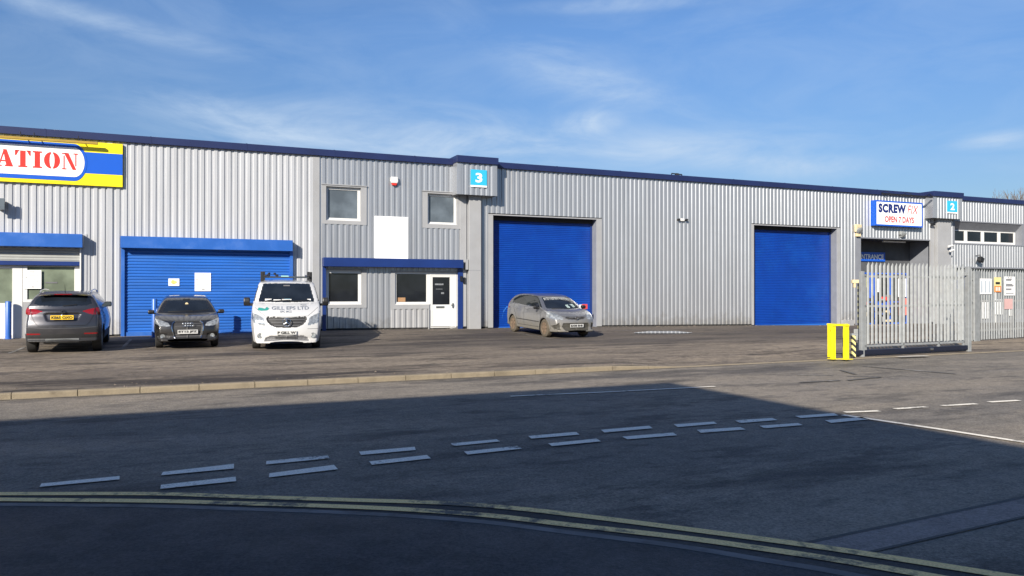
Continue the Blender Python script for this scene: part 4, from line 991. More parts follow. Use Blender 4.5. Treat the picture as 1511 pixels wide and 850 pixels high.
MB().lathe((0, 0, 0), (0, 0, 1), [(.30, .047), (.52, .047)], 14).build('black_band', M['black'], t2)
c3 = gp(1259, 527, -.06); t3 = empty('striped_post', Matrix.Translation(c3), 'short black and yellow striped post right of the yellow guard', 'post', 'hazard striped posts at the gate')
MB().box(-.045, .045, -.045, .045, 0, .55).build('post', M['hazard'], t3, bev=.006)
MB().box(-.06, .10, -.05, .05, .55, .60).build('cap', M['galv'], t3)
c4_ = gp(1268, 522, -.06); t4 = empty('striped_post', Matrix.Translation(c4_), 'tall black and yellow striped post at the gate end', 'post', 'hazard striped posts at the gate')
MB().box(-.035, .04, -.035, .035, .48, 1.93).build('post', M['hazard'], t4, bev=.005)
MB().box(-.03, .03, -.03, .03, 0, .48).build('lower_post', M['galv'], t4)
MB().box(-.20, .04, -.05, .05, 1.88, 1.97).box(-.16, -.11, -.04, .04, 1.76, 1.88).build('bracket', M['cream'], t4, bev=.008)
MB().box(-.17, .03, -.06, -.036, .50, .66).box(-.12, -.02, -.05, .03, .36, .5).build('catch', M['galv'], t4, bev=.01)
g = MB(); r_ = random.Random(11)
def chip(u, v, s_):
    z = zf(u, v); x, y = u, v; a = r_.uniform(0, 3.1); c_, q_ = math.cos(a)*s_, math.sin(a)*s_; h_ = s_*r_.uniform(.3, .8)
    g.add([(x+c_, y+q_, z), (x-q_, y+c_*.7, z), (x-c_*.8, y-q_, z), (x+q_, y-c_, z), (x+s_*r_.uniform(-.2, .2), y, z+h_)], [(0, 1, 4), (1, 2, 4), (2, 3, 4), (3, 0, 4)])
for _ in range(260): chip(r_.uniform(-20, 24), -abs(r_.gauss(0, .12))-.03, r_.uniform(.012, .045))
for _ in range(160): chip(r_.uniform(-18, 26), VK+.16+abs(r_.gauss(0, .4)), r_.uniform(.008, .025))
for _ in range(120): chip(r_.gauss(19.3, .5), r_.gauss(-.8, .35), r_.uniform(.03, .09))
tag(g.build('debris', mat('debris_grit', (.16, .13, .10), .9, var=.6, vscale=1.3), mw=WM), 'grit and small rubble along the foot of the wall and kerb', 'debris', kind='stuff')

# pale slab strip under the gate
g = MB(); p0 = gp(1325, 526.5, -.06); p1 = gp(1368, 525, -.06); strip(g, [p0, p1], .22, -.052); tag(g.build('patch_slab', mat('pale_slab', (.45, .42, .37), .9, var=.15)), kind='structure')

#CARS#

# ------------------------------------------------------------------ vehicles
def sdpoly(px, py, poly):
    v = np.array(poly, float); n = len(v)
    d = np.full(px.shape, 1e9); s = np.ones(px.shape)
    for i in range(n):
        j = i-1; ex, ey = v[j]-v[i]; wx = px-v[i][0]; wy = py-v[i][1]
        t = np.clip((wx*ex+wy*ey)/(ex*ex+ey*ey), 0, 1); bx = wx-ex*t; by = wy-ey*t
        d = np.minimum(d, bx*bx+by*by)
        c1 = py >= v[i][1]; c2 = py < v[j][1]; c3 = ex*wy > ey*wx
        s = np.where((c1 & c2 & c3) | (~c1 & ~c2 & ~c3), -s, s)
    return s*np.sqrt(d)
def inpoly(px, py, poly): return sdpoly(px, py, poly) < 0
def smax(a, b, k): h = np.clip(.5+.5*(a-b)/k, 0, 1); return b+(a-b)*h+k*h*(1-h)
def smin(a, b, k): return -smax(-a, -b, k)
def ss(a, b, x): t = np.clip((x-a)/(b-a), 0, 1); return t*t*(3-2*t)
def smoothpoly(P, k=5, closed=True):
    out = []; n = len(P); P = [Vector((*p, 0)) for p in P]
    for i in range(n):
        p0, p1, p2, p3 = P[i-1], P[i], P[(i+1) % n], P[(i+2) % n]
        for j in range(k):
            t = j/k; q = .5*((2*p1)+(p2-p0)*t+(2*p0-5*p1+4*p2-p3)*t*t+(3*p1-p0-3*p2+p3)*t**3); out.append((q.x, q.y))
    return out
def surfnets(F_, org, h):
    nx, ny, nz = F_.shape
    ins = F_ < 0
    c = np.zeros((nx-1, ny-1, nz-1), int)
    for a in (0, 1):
        for b in (0, 1):
            for d in (0, 1): c += ins[a:nx-1+a, b:ny-1+b, d:nz-1+d]
    act = (c > 0) & (c < 8)
    idx = -np.ones(act.shape, int); ii = np.argwhere(act); idx[act] = np.arange(len(ii))
    S = np.zeros((len(ii), 3)); W = np.zeros(len(ii))
    cr = [(a, b, d) for a in (0, 1) for b in (0, 1) for d in (0, 1)]
    for p in cr:
        for ax in range(3):
            if p[ax] == 1: continue
            q = list(p); q[ax] = 1
            fa = F_[ii[:, 0]+p[0], ii[:, 1]+p[1], ii[:, 2]+p[2]]; fb = F_[ii[:, 0]+q[0], ii[:, 1]+q[1], ii[:, 2]+q[2]]
            m_ = (fa < 0) != (fb < 0); t = np.where(m_, fa/np.where(m_, fa-fb, 1), 0)
            pt = np.tile(np.array(p, float), (len(ii), 1)); pt[:, ax] += t
            S += pt*m_[:, None]; W += m_
    V = np.array(org)+(ii+S/W[:, None])*h
    Q = []
    for ax in range(3):
        sl0 = [slice(1, n-1) for n in (nx, ny, nz)]; sl0[ax] = slice(0, (nx, ny, nz)[ax]-1); sl1 = list(sl0); sl1[ax] = slice(1, (nx, ny, nz)[ax])
        A_ = ins[tuple(sl0)]; B_ = ins[tuple(sl1)]; e = np.argwhere(A_ != B_)
        off = np.array([1, 1, 1]); off[ax] = 0; g_ = e+off; a_in = A_[A_ != B_]
        o1, o2 = [(1, 2), (2, 0), (0, 1)][ax]
        def cell(d1, d2):
            k = g_.copy(); k[:, o1] -= d1; k[:, o2] -= d2; return idx[k[:, 0], k[:, 1], k[:, 2]]
        q = np.stack([cell(1, 1), cell(0, 1), cell(0, 0), cell(1, 0)], 1)
        q[~a_in] = q[~a_in][:, ::-1]; Q.append(q)
    return V, np.concatenate(Q)
def npmesh(name, V, Q, m, parent, offs=0.0, nrm=None):
    used, inv = np.unique(Q, return_inverse=True); inv = inv.reshape(Q.shape); v = V[used]
    if offs and nrm is not None: v = v+nrm[used]*offs
    me = bpy.data.meshes.new(name); me.vertices.add(len(v)); me.vertices.foreach_set('co', v.ravel())
    me.loops.add(Q.size); me.loops.foreach_set('vertex_index', inv.ravel().astype(np.int32))
    me.polygons.add(len(Q)); me.polygons.foreach_set('loop_start', np.arange(0, Q.size, 4, dtype=np.int32)); me.polygons.foreach_set('loop_total', np.full(len(Q), 4, np.int32))
    me.polygons.foreach_set('use_smooth', np.ones(len(Q), bool)); me.update(calc_edges=True); me.validate()
    me.materials.append(m); o = bpy.data.objects.new(name, me); COL.objects.link(o); o.parent = parent
    return o
def wheel(parent, x, y, r, wdt, side, tm, rm, spokes=5, style='spoke'):
    g = MB(); s_ = side
    g.lathe((x, y, r), (0, s_, 0), [(-wdt/2, r*.62), (-wdt/2, r*.9), (-wdt/2+.02, r*.98), (-wdt*.2, r), (wdt*.2, r), (wdt/2-.02, r*.98), (wdt/2, r*.9), (wdt/2, r*.68), (wdt/2-.02, r*.66), (wdt/2-.05, .001)], 36)
    w_ = g.build('wheel', tm, parent, smooth=True)
    g = MB(); yo = y+s_*(wdt/2-.012)
    g.lathe((x, yo, r), (0, s_, 0), [(-.03, r*.68), (.004, r*.68), (.004, r*.60), (-.03, r*.58)], 32)
    g.lathe((x, yo, r), (0, s_, 0), [(-.03, r*.17), (.0, r*.15), (.004, .001)], 20)
    for i in range(spokes):
        a = 2*math.pi*i/spokes+.3
        d = Vector((math.cos(a), 0, math.sin(a))); n_ = Vector((-d.z, 0, d.x)); c0 = Vector((x, yo, r))
        p = [c0+d*r*.12+n_*.035, c0+d*r*.62+n_*.05, c0+d*r*.62-n_*.05, c0+d*r*.12-n_*.035]; bk = Vector((0, -s_*.03, 0))
        g.add(p+[q+bk for q in p], [(0, 1, 2, 3), (7, 6, 5, 4), (0, 4, 5, 1), (1, 5, 6, 2), (2, 6, 7, 3), (3, 7, 4, 0)])
    g.build('rim', rm, w_)
def carpaint(name, col, metal=.5, rough=.35, dirt=None, dirtz=None, damt=.8):
    m, nt, b = newmat(name); N = nt.nodes; L = nt.links
    tc = N.new('ShaderNodeTexCoord'); n = N.new('ShaderNodeTexNoise'); n.inputs['Scale'].default_value = 2.5; n.inputs['Detail'].default_value = 8; n.inputs['Roughness'].default_value = .7
    L.new(tc.outputs['Object'], n.inputs['Vector'])
    c = N.new('ShaderNodeMix'); c.data_type = 'RGBA'; c.inputs[6].default_value = (*col, 1)
    c.inputs[7].default_value = (*(dirt or [q*.9 for q in col]), 1)
    if dirt:
        sp = N.new('ShaderNodeSeparateXYZ'); L.new(tc.outputs['Object'], sp.inputs[0])
        a = N.new('ShaderNodeMath'); a.operation = 'MULTIPLY_ADD'; a.inputs[1].default_value = -1.1; L.new(n.outputs[0], a.inputs[0]); L.new(sp.outputs[2], a.inputs[2])
        r = N.new('ShaderNodeMapRange'); r.inputs[1].default_value = dirtz[0]-.55; r.inputs[2].default_value = dirtz[1]-.55; r.inputs[3].default_value = damt; r.inputs[4].default_value = .0; L.new(a.outputs[0], r.inputs[0]); L.new(r.outputs[0], c.inputs[0])
        rr = N.new('ShaderNodeMapRange'); rr.inputs[1].default_value = 0; rr.inputs[2].default_value = 1; rr.inputs[3].default_value = rough; rr.inputs[4].default_value = .8; L.new(r.outputs[0], rr.inputs[0]); L.new(rr.outputs[0], b.inputs['Roughness'])
        mm = N.new('ShaderNodeMapRange'); mm.inputs[3].default_value = metal; mm.inputs[4].default_value = 0; L.new(r.outputs[0], mm.inputs[0]); L.new(mm.outputs[0], b.inputs['Metallic'])
        cc = N.new('ShaderNodeMapRange'); cc.inputs[3].default_value = .8; cc.inputs[4].default_value = 0; L.new(r.outputs[0], cc.inputs[0]); L.new(cc.outputs[0], b.inputs['Coat Weight'])
    else:
        L.new(n.outputs[0], c.inputs[0]); b.inputs['Roughness'].default_value = rough; b.inputs['Metallic'].default_value = metal; b.inputs['Coat Weight'].default_value = .8
    b.inputs['Coat Roughness'].default_value = .05
    L.new(c.outputs[2], b.inputs['Base Color']); return m
from mathutils.bvhtree import BVHTree
class Car:
    def __init__(s, name, label, cat, mw, L_, hw, H_, lower, house, belt, roofw, paintm, wheels, wr, h=.018, frontbow=.10, rearbow=.05, taper=(.16, .10), glassbow=.10, rearglassbow=.04, zsill=.22, tumb=1.0, carve=(), lowround=.045, sideq=.10, zmid=.6, archr=.035):
        s.t = empty(name, mw, label, cat); s.L = L_; s.hw = hw; s.parts = []; s.paint = paintm
        xs = np.arange(-L_/2-3*h, L_/2+3*h, h); ny = int(hw/h)+3; ys = (np.arange(-ny, ny+1))*h; zs = np.arange(.08, H_+3*h, h)
        X, Y, Z = np.meshgrid(xs, ys[ny:], zs, indexing='ij'); Yn = Y/hw
        f = ss(.25*L_, .5*L_, X); r = ss(.25*L_, .5*L_, -X)
        Xl = X+frontbow*f*Yn**2*1.0-rearbow*r*Yn**2
        A_ = sdpoly(Xl, Z, smoothpoly(lower, 4))
        wl = hw*(1-sideq*((Z-zmid)/.55)**2-taper[0]*ss(.28*L_, .5*L_, X)**2-taper[1]*ss(.3*L_, .5*L_, -X)**2)
        low = smax(A_, (Y-wl)*.95, lowround)
        fg = ss(-.1*L_, .25*L_, X); rg = ss(.1*L_, .45*L_, -X)
        Xg = X+glassbow*fg*Yn**2*1.2-rearglassbow*rg*Yn**2*1.2
        Bq = sdpoly(Xg, Z+.035*Yn**2*1.0, smoothpoly(house, 4))
        wb = hw-.055; t_ = np.clip((Z-belt)/(H_-belt), -.6, 1.2)
        wg = wb-(wb-roofw)*(np.clip(t_, 0, 2)**1.25*.8+t_*.2)
        hs = smax(Bq, (Y-wg)*.92, .07)
        Fd = smin(low, hs, .02)
        for (wx,) in [(q,) for q in wheels]:
            dc = np.sqrt((X-wx)**2+(Z-wr)**2)-(wr+archr)
            ca = np.maximum(dc, (hw-.30)-Y); Fd = np.maximum(Fd, -ca)
        Fd = np.maximum(Fd, -(Z-zsill+.0))
        for fn in carve: Fd = fn(Fd, X, Y, Z)
        full = np.concatenate([Fd[:, :0:-1], Fd], 1)
        V, Q = surfnets(full, (xs[0], -ys[-1] if False else -(Fd.shape[1]-1)*h, zs[0]), h)
        a = V[Q[:, 2]]-V[Q[:, 0]]; b = V[Q[:, 3]]-V[Q[:, 1]]; fn_ = np.cross(a, b); ln = np.linalg.norm(fn_, axis=1); fn_ /= np.maximum(ln, 1e-9)[:, None]
        s.V, s.Q = V, Q; s.c = V[Q].mean(1); s.n = fn_; s.free = np.ones(len(Q), bool); s.h = h
        vn = np.zeros_like(V)
        for i in range(4): np.add.at(vn, Q[:, i], fn_)
        s.vn = vn/np.maximum(np.linalg.norm(vn, axis=1), 1e-9)[:, None]
        s.bvh = None
        for wx in wheels:
            for sd in (1, -1): s.parts.append(('w', wx, sd))
        s.wr = wr
    def cut(s, name, mask, m, offs=0.0, label=None, keep=False, parent=None):
        mk = mask & s.free
        if not mk.any(): print('empty part', name); return None
        o = npmesh(name, s.V, s.Q[mk], m, parent or s.t, offs, s.vn); s.free &= ~mk
        if label: o['label'] = label
        return o
    def body(s, name='body'):
        s.bvh = BVHTree.FromPolygons([tuple(v) for v in s.V], [tuple(q) for q in s.Q])
        return npmesh(name, s.V, s.Q[s.free], s.paint, s.t)
    def hit(s, o, d):
        r = s.bvh.ray_cast(Vector(o), Vector(d)); return r[0]
    def ribbon(s, name, pts, ax, wid, m, lift=.004, parent=None, closed=False):
        """thin strip lying on the skin; ax 'L','R' side (x,z), 'F','B' front/back (y,z), 'T' top (x,y)"""
        g = MB(); P = []
        pts = list(pts)+([pts[0]] if closed else [])
        for (a, b), (c, d) in zip(pts, pts[1:]):
            n_ = max(1, int(math.hypot(c-a, d-b)/.03))
            P += [(a+(c-a)*i/n_, b+(d-b)*i/n_) for i in range(n_)]
        P.append(pts[-1]); H = []
        for a, b in P:
            o, dr = {'L': ((a, 3, b), (0, -1, 0)), 'R': ((a, -3, b), (0, 1, 0)), 'F': ((4, a, b), (-1, 0, 0)), 'B': ((-4, a, b), (1, 0, 0)), 'T': ((a, b, 4), (0, 0, -1))}[ax]
            q = s.hit(o, dr)
            if q is not None: H.append(q-Vector(dr)*lift)
        dr = Vector(dr)
        for a, b in zip(H, H[1:]):
            t = (b-a)
            if t.length < 1e-5 or t.length > .3: continue
            n_ = t.cross(dr).normalized()*wid/2; g.quad(a-n_, b-n_, b+n_, a+n_)
        if g.f: return g.build(name, m, parent or s.t)
    def wheels(s, wx, tm, rm, wid=.20, spokes=5):
        for x in wx:
            for sd in (1, -1): wheel(s.t, x, sd*(s.hw-.02-wid/2-.02), s.wr, wid, sd, tm, rm, spokes)
def plate(car, x, z, text, m, tilt=0, face=1, w_=.52, h_=.111, y=0):
    g = MB().box(-w_/2, w_/2, -.012, .0, -h_/2, h_/2); M_ = Matrix.Translation((x, y, z)) @ Matrix.Rotation(rad(90 if face > 0 else -90), 4, 'Z') @ Matrix.Rotation(tilt, 4, 'X')
    o = g.build('number_plate', m, car.t, bev=.004); o.matrix_parent_inverse = Matrix.Identity(4); o.matrix_local = M_
    q = text_mb(text, w_*.92, h_*.66, .05, 0, .016).build('lettering', M['inkb'], o); return o
def mirror(car, x, y, z, m, sz=(.10, .2, .15), side=1):
    g = MB(); sx, sy, sz_ = sz
    pr = [(-sx*.5, -sz_*.5), (sx*.3, -sz_*.5), (sx*.6, 0), (sx*.4, sz_*.45), (-sx*.4, sz_*.5)]
    y0, y1 = (y, y+side*sy)
    g.prism([(x+a, z+b) for a, b in pr], min(y0, y1), max(y0, y1))
    o = g.build('door_mirror', m, car.t, bev=.03)
    MB().box(x-.03, x+.03, min(y-side*.08, y+side*.03), max(y-side*.08, y+side*.03), z-sz_*.5, z-sz_*.2).build('stalk', M['black'], o)
    MB().quad((x-sx*.52, y0+side*.02, z-sz_*.4), (x-sx*.52, y1-side*.02, z-sz_*.4), (x-sx*.52, y1-side*.02, z+sz_*.38), (x-sx*.52, y0+side*.02, z+sz_*.38)).build('mirror_glass', M['chrome'], o)
def pl(yz): return yz
def carmw(u, v, head_deg, z=None):
    """u,v of car centre in the wall frame; heading in the wall frame (0 = along +u)"""
    p = WM @ Vector((u, v, 0)); c, s_ = math.cos(WANG+rad(head_deg)), math.sin(WANG+rad(head_deg))
    f = Vector((c, s_)); l = Vector((-s_, c))
    zz = zf(u, v) if z is None else z
    a, b = p.xy+f*1.3, p.xy-f*1.3; za, zb_ = zground(a), zground(b); pit = math.atan2(za-zb_, 2.6)
    a, b = p.xy+l*.7, p.xy-l*.7; rl = math.atan2(zground(a)-zground(b), 1.4)
    return Matrix.Translation((p.x, p.y, (za+zb_)/2+.002)) @ Matrix.Rotation(WANG+rad(head_deg), 4, 'Z') @ Matrix.Rotation(-pit, 4, 'Y') @ Matrix.Rotation(rl, 4, 'X')
def groove_front(poly, depth, xmin):
    P_ = poly
    def fn(Fd, X, Y, Z):
        d = sdpoly(np.abs(Y), Z, P_); m_ = (X > xmin)
        return np.where(m_ & (d < 0), np.maximum(Fd, -(np.abs(Fd)*0+d-0) if False else Fd+np.clip(-d*1.2, 0, depth)), Fd)
    return fn
def groove_back(poly, depth, xmax):
    def fn(Fd, X, Y, Z):
        d = sdpoly(np.abs(Y), Z, poly); return np.where((X < xmax) & (d < 0), Fd+np.clip(-d*1.2, 0, depth), Fd)
    return fn
def side_common(car, belt_poly, label=None, split=(), gm=None, pillar=True):
    """side glass: polygon in x,z split into panes at the given x"""
    c, n = car.c, car.n; gm = gm or M['glasst']
    es = [-9]+list(split)+[9]
    for sd in (1, -1):
        base = (c[:, 1]*sd > car.hw*.5) & (n[:, 1]*sd > .55) & inpoly(c[:, 0], c[:, 2], belt_poly)
        for a, b in zip(es, es[1:]): car.cut('side_window', base & (c[:, 0] > a+.03) & (c[:, 0] < b-.03), gm)
        if pillar: car.cut('window_pillar', base, M['black'])
def arches(car, wx):
    c, n = car.c, car.n; m_ = np.zeros(len(c), bool)
    for x in wx: m_ |= (np.hypot(c[:, 0]-x, c[:, 2]-car.wr) < car.wr+.028+.02) & (np.abs(c[:, 1]) < car.hw-.03)
    m_ |= (c[:, 2] < .24) & (n[:, 2] < -.6)
    car.cut('underbody', m_, M['black'])
black_trim = mat('black_trim', (.02, .02, .021), .6, var=.15, vscale=9)

# --- black hatchback, nose to the road
P0 = dict(L_=3.95, hw=.87, H_=1.42)
lower = [(-1.85,.2),(-1.97,.35),(-1.975,.65),(-1.9,.92),(-1.6,1.0),(-.6,.98),(.8,.955),(1.15,.93),(1.6,.83),(1.88,.715),(1.965,.6),(1.975,.38),(1.9,.2),(0,.18)]
house = [(1.25,.80),(1.12,.93),(.62,1.22),(.30,1.36),(-.1,1.415),(-.6,1.42),(-1.2,1.37),(-1.62,1.24),(-1.88,.95),(-1.8,.7),(0,.7)]
grille = [(-.01,.765),(.33,.765),(.385,.72),(.40,.60),(.345,.36),(.30,.295),(-.01,.295)]
foginl = [(.50,.44),(.74,.46),(.78,.36),(.74,.30),(.47,.30)]
car = Car('black_hatchback', 'small black hatchback parked nose out before the wide blue shutter', 'car', carmw(-12.22, -5.33+1.975, -90), lower=lower, house=house, belt=.95, roofw=.56,
    paintm=carpaint('black_paint', (.012, .012, .013), .2, .3, dirt=(.045, .038, .03), dirtz=(.1, .7), damt=.45), wheels=(1.21, -1.26), wr=.31, carve=[groove_front(grille, .03, 1.6), groove_front(foginl, .03, 1.5)], **P0)
c, n = car.c, car.n; ay = np.abs(c[:, 1])
arches(car, (1.21, -1.26))
car.cut('windscreen', (n[:, 0] > .3) & (c[:, 0] > .15) & inpoly(ay, c[:, 2], [(-.1,.985),(.63,1.0),(.60,1.10),(.50,1.33),(-.1,1.375)]) & (c[:, 2] > .96) & (n[:, 2] < .93), M['glasst'])
car.cut('rear_window', (n[:, 0] < -.3) & inpoly(ay, c[:, 2], [(-.1,1.02),(.6,1.02),(.48,1.3),(-.1,1.33)]), M['glasst'])
side_common(car, [(1.0,1.0),(.3,1.34),(-.5,1.37),(-1.2,1.31),(-1.55,1.1),(-1.4,1.04)], split=(-.45,))
for sd in (1, -1):
    car.cut('headlight', (n[:, 0] > .1) & (c[:, 1]*sd > 0) & inpoly(ay, c[:, 2], [(.44,.655),(.50,.73),(.68,.80),(.84,.84),(.86,.72),(.70,.655),(.55,.64)]) & (c[:, 0] > 1.45), M['whitel'])
    car.cut('tail_light', (n[:, 0] < -.1) & (c[:, 1]*sd > 0) & inpoly(ay, c[:, 2], [(.4,.75),(.4,.9),(.86,.92),(.86,.78)]) & (c[:, 0] < -1.6), M['redl'])
car.cut('grille', (n[:, 0] > .2) & inpoly(ay, c[:, 2], grille) & (c[:, 0] > 1.6), black_trim)
car.cut('bumper_inlet', (n[:, 0] > .2) & inpoly(ay, c[:, 2], foginl) & (c[:, 0] > 1.5), black_trim)
bd = car.body()
car.ribbon('grille_surround', [(-.33,.775),(.33,.775),(.395,.72),(.41,.60),(.35,.35),(.30,.285),(-.30,.285),(-.35,.35),(-.41,.60),(-.395,.72)], 'F', .022, M['chrome'], .012, closed=True)
for z in (.70, .65, .42, .37): car.ribbon('grille_bar', [(-.34,z),(.34,z)] , 'F', .012, M['ink'], .006)
def rings(car, x, z, r, sp, y0):
    g = MB()
    for i in range(4):
        cy = y0+(i-1.5)*sp; pts = [(x, cy+r*math.cos(2*math.pi*k/20), z+r*math.sin(2*math.pi*k/20)) for k in range(20)]; g.tube(pts, .008, 6, True)
    g.build('badge', M['chrome'], car.t)
rings(car, 1.975, .69, .045, .066, 0)
plate(car, 1.985, .49, 'ET12 JFZ', M['platew'])
for sd in (1, -1):
    y = sd*.64; q = car.hit((4, y, .37), (-1, 0, 0)); MB().lathe(q+Vector((.0, 0, 0)), (1, 0, 0), [(-.02, .06), (.02, .06), (.02, .045), (.005, .001)], 18).build('fog_lamp', M['whitel'], car.t, smooth=True)
    mirror(car, .72, sd*.86, .98, M['black'], (.12, .17, .12), sd)
for ax in 'LR':
    car.ribbon('door_gap', [(.75,.32),(.82,.6),(.82,.93)], ax, .012, M['black']); car.ribbon('door_gap', [(-.45,.32),(-.48,.95)], ax, .012, M['black'])
car.ribbon('bonnet_gap', [(-.78,.90),(-.70,.80),(-.40,.772),(.40,.772),(.70,.80),(.78,.90)], 'F', .012, M['black'])
car.ribbon('wiper', [(-.5,1.0),(.15,1.02)], 'F', .02, M['black'], .02); car.ribbon('wiper', [(.05,.995),(.6,1.04)], 'F', .02, M['black'], .02)
q = car.hit((4, 0, 1.32), (-1, 0, 0)); MB().box(q.x+.0, q.x+.03, -.10, .10, q.z-.03, q.z+.02).build('mirror_housing', M['black'], car.t)
q = car.hit((4, .0, 1.2), (-1, 0, 0)); MB().lathe(q+Vector((.006, 0, 0)), (1, 0, 0), [(0, .045), (.004, .001)], 16).build('air_freshener', M['cream'], car.t)
car.wheels((1.21, -1.26), M['rubber'], M['galv'])

# --- white van
lower = [(-2.45,.24),(-2.56,.4),(-2.57,.9),(-2.55,1.3),(-1,1.32),(1.2,1.30),(1.75,1.27),(2.15,1.14),(2.42,.98),(2.53,.82),(2.57,.55),(2.56,.32),(2.48,.2),(0,.2)]
house = [(1.95,1.0),(1.78,1.25),(1.35,1.57),(1.02,1.78),(.75,1.865),(.2,1.895),(-1,1.905),(-2.2,1.885),(-2.45,1.80),(-2.54,1.4),(-2.54,1.0),(0,1.0)]
vg = [(-.01,.925),(.50,.93),(.545,.90),(.52,.80),(.42,.70),(.26,.645),(-.01,.635)]
vin = [(-.01,.42),(.42,.42),(.56,.36),(.60,.27),(-.01,.30)]
wp_ = carpaint('white_van_paint', (.56, .56, .555), 0, .35, dirt=(.36, .33, .28), dirtz=(.05, .55), damt=.5)
car = Car('white_van', 'white panel van with roof rack parked nose out beside the wide blue shutter', 'van', carmw(-9.42, -6.80+2.56, -97.5), L_=5.14, hw=.965, H_=1.905, lower=lower, house=house, belt=1.30, roofw=.76,
    paintm=wp_, wheels=(1.67, -1.53), wr=.34, h=.025, frontbow=.20, taper=(.12, .02), glassbow=.16, sideq=.06, zmid=.75, carve=[groove_front(vg, .035, 2.1), groove_front(vin, .03, 2.2)], rearbow=.02, rearglassbow=.02)
c, n = car.c, car.n; ay = np.abs(c[:, 1])
arches(car, (1.67, -1.53))
car.cut('windscreen', (n[:, 0] > .3) & inpoly(ay, c[:, 2], [(-.1,1.30),(.76,1.31),(.76,1.36),(.66,1.80),(.60,1.82),(-.1,1.825)]) & (n[:, 2] < .93) & (c[:, 2] > 1.29), M['glasst'])
side_common(car, [(1.75,1.32),(1.62,1.42),(1.15,1.74),(.55,1.76),(.50,1.32)], split=())
for sd in (1, -1):
    car.cut('headlight', (n[:, 0] > .05) & (c[:, 1]*sd > 0) & inpoly(ay, c[:, 2], [(.56,.70),(.60,.90),(.76,.99),(.90,1.03),(.94,.88),(.86,.78),(.70,.71)]) & (c[:, 0] > 1.9), M['whitel'])
    car.cut('tail_light', (n[:, 0] < -.1) & (c[:, 1]*sd > .84) & (c[:, 2] > .8) & (c[:, 2] < 1.35) & (c[:, 0] < -2.4), M['redl'])
car.cut('grille', (n[:, 0] > .2) & inpoly(ay, c[:, 2], vg) & (c[:, 0] > 2.1), black_trim)
car.cut('bumper_inlet', (n[:, 0] > .2) & inpoly(ay, c[:, 2], vin) & (c[:, 0] > 2.2), mat('grey_mesh', (.14, .14, .145), .7, var=.6, vscale=45))
bd = car.body()
for z in (.86, .78, .70): car.ribbon('grille_bar', [(-.48+(.86-z)*.9, z), (.48-(.86-z)*.9, z)], 'F', .018, M['ink'], .012)
g = MB(); x0 = 2.575; z0 = .785; R_ = .105
g.tube([(x0, R_*math.cos(2*math.pi*k/28), z0+R_*math.sin(2*math.pi*k/28)) for k in range(28)], .011, 6, True)
for a in (90, 210, 330): g.cyl((x0+.01, 0, z0), (x0, R_*math.cos(rad(a)), z0+R_*math.sin(rad(a))), .02, .006, 6)
g.build('badge', M['chrome'], car.t)
plate(car, 2.592, .505, 'P GILL W', M['platew'])
for z in (.375, .335): car.ribbon('vent_slot', [(-.30, z), (.30, z)], 'F', .022, M['black'], .004)
for sd in (1, -1):
    q = car.hit((4, sd*.70, .42), (-1, 0, 0)); MB().lathe(q, (1, 0, 0), [(-.02, .075), (.012, .075), (.012, .06), (.003, .001)], 18).build('fog_lamp', M['whitel'], car.t, smooth=True)
    mirror(car, 1.42, sd*1.0, 1.31, M['black'], (.14, .17, .24), sd)
car.ribbon('bonnet_gap', [(-.86,1.18),(-.66,1.02),(-.56,.945),(.56,.945),(.66,1.02),(.86,1.18)], 'F', .012, M['ink'])
for ax in 'LR':
    car.ribbon('door_gap', [(1.42,.9),(1.40,.45),(.5,.35),(.45,1.0),(.45,1.75)], ax, .012, M['ink']); car.ribbon('door_gap', [(-.65,.35),(-.65,1.75)], ax, .012, M['ink'])
car.ribbon('bumper_gap', [(-.90,.60),(-.55,.60)], 'F', .01, M['ink']); car.ribbon('bumper_gap', [(.90,.60),(.55,.60)], 'F', .01, M['ink'])
car.ribbon('wiper', [(-.6,1.33),(.1,1.36)], 'F', .025, M['black'], .025); car.ribbon('wiper', [(.05,1.32),(.62,1.36)], 'F', .025, M['black'], .025)
for y, z, w_, h_, m_ in ((.62,1.37,.05,.04,M['whitep']), (.0,1.37,.13,.04,M['white']), (-.26,1.36,.1,.035,M['whitep']), (-.5,1.37,.09,.05,M['whitep']), (.02,1.385,.08,.02,M['cyan'])):
    q = car.hit((4, y, z), (-1, 0, 0)); MB().box(q.x+.002, q.x+.008, y-w_, y+w_, z-h_/2, z+h_/2).build('dashboard_paper', m_, car.t)
q = car.hit((4, .0, 1.76), (-1, 0, 0)); MB().box(q.x+.001, q.x+.02, -.09, .09, 1.73, 1.78).build('mirror_housing', M['ink'], car.t)
# bonnet lettering laid on the bonnet
def bonnet_text(car, s_, w_, h_, y0, zc, m, bold=.02, shear=0, name='lettering'):
    mb = text_mb(s_, w_, h_, bold, shear, 0)
    out = []
    for x, y, z in mb.v:
        q = car.hit((4, y0+x, zc+z), (-1, 0, 0)); out.append((q.x+.006, q.y, q.z+.002) if q else (2.3, y0+x, zc+z))
    mb.v = out; return mb.build(name, m, car.t)
slate = mat('slate_vinyl', (.14, .16, .20), .5)
bonnet_text(car, 'GILL EPS LTD', 1.0, .085, .10, 1.155, slate)
bonnet_text(car, 'EPC MCS', .30, .05, -.02, 1.065, slate); bonnet_text(car, 'Mobile', .16, .04, .46, 1.235, slate, 0)
mb = MB().prism([(-.20,-.03),(-.10,-.055),(.06,-.045),(.12,.0),(.05,.05),(.0,.0),(-.08,.02),(-.17,.03)], -.001, 0)
mb.v = [tuple(car.hit((4, -.58+x, 1.14+z), (-1, 0, 0))+Vector((.005+.002*(y < 0), 0, 0))) for x, y, z in mb.v]; mb.build('emblem', mat('teal_vinyl', (.03, .25, .22), .5), car.t)
car.wheels((1.67, -1.53), M['rubber'], M['galv'], .22, 6)
rk = MB()
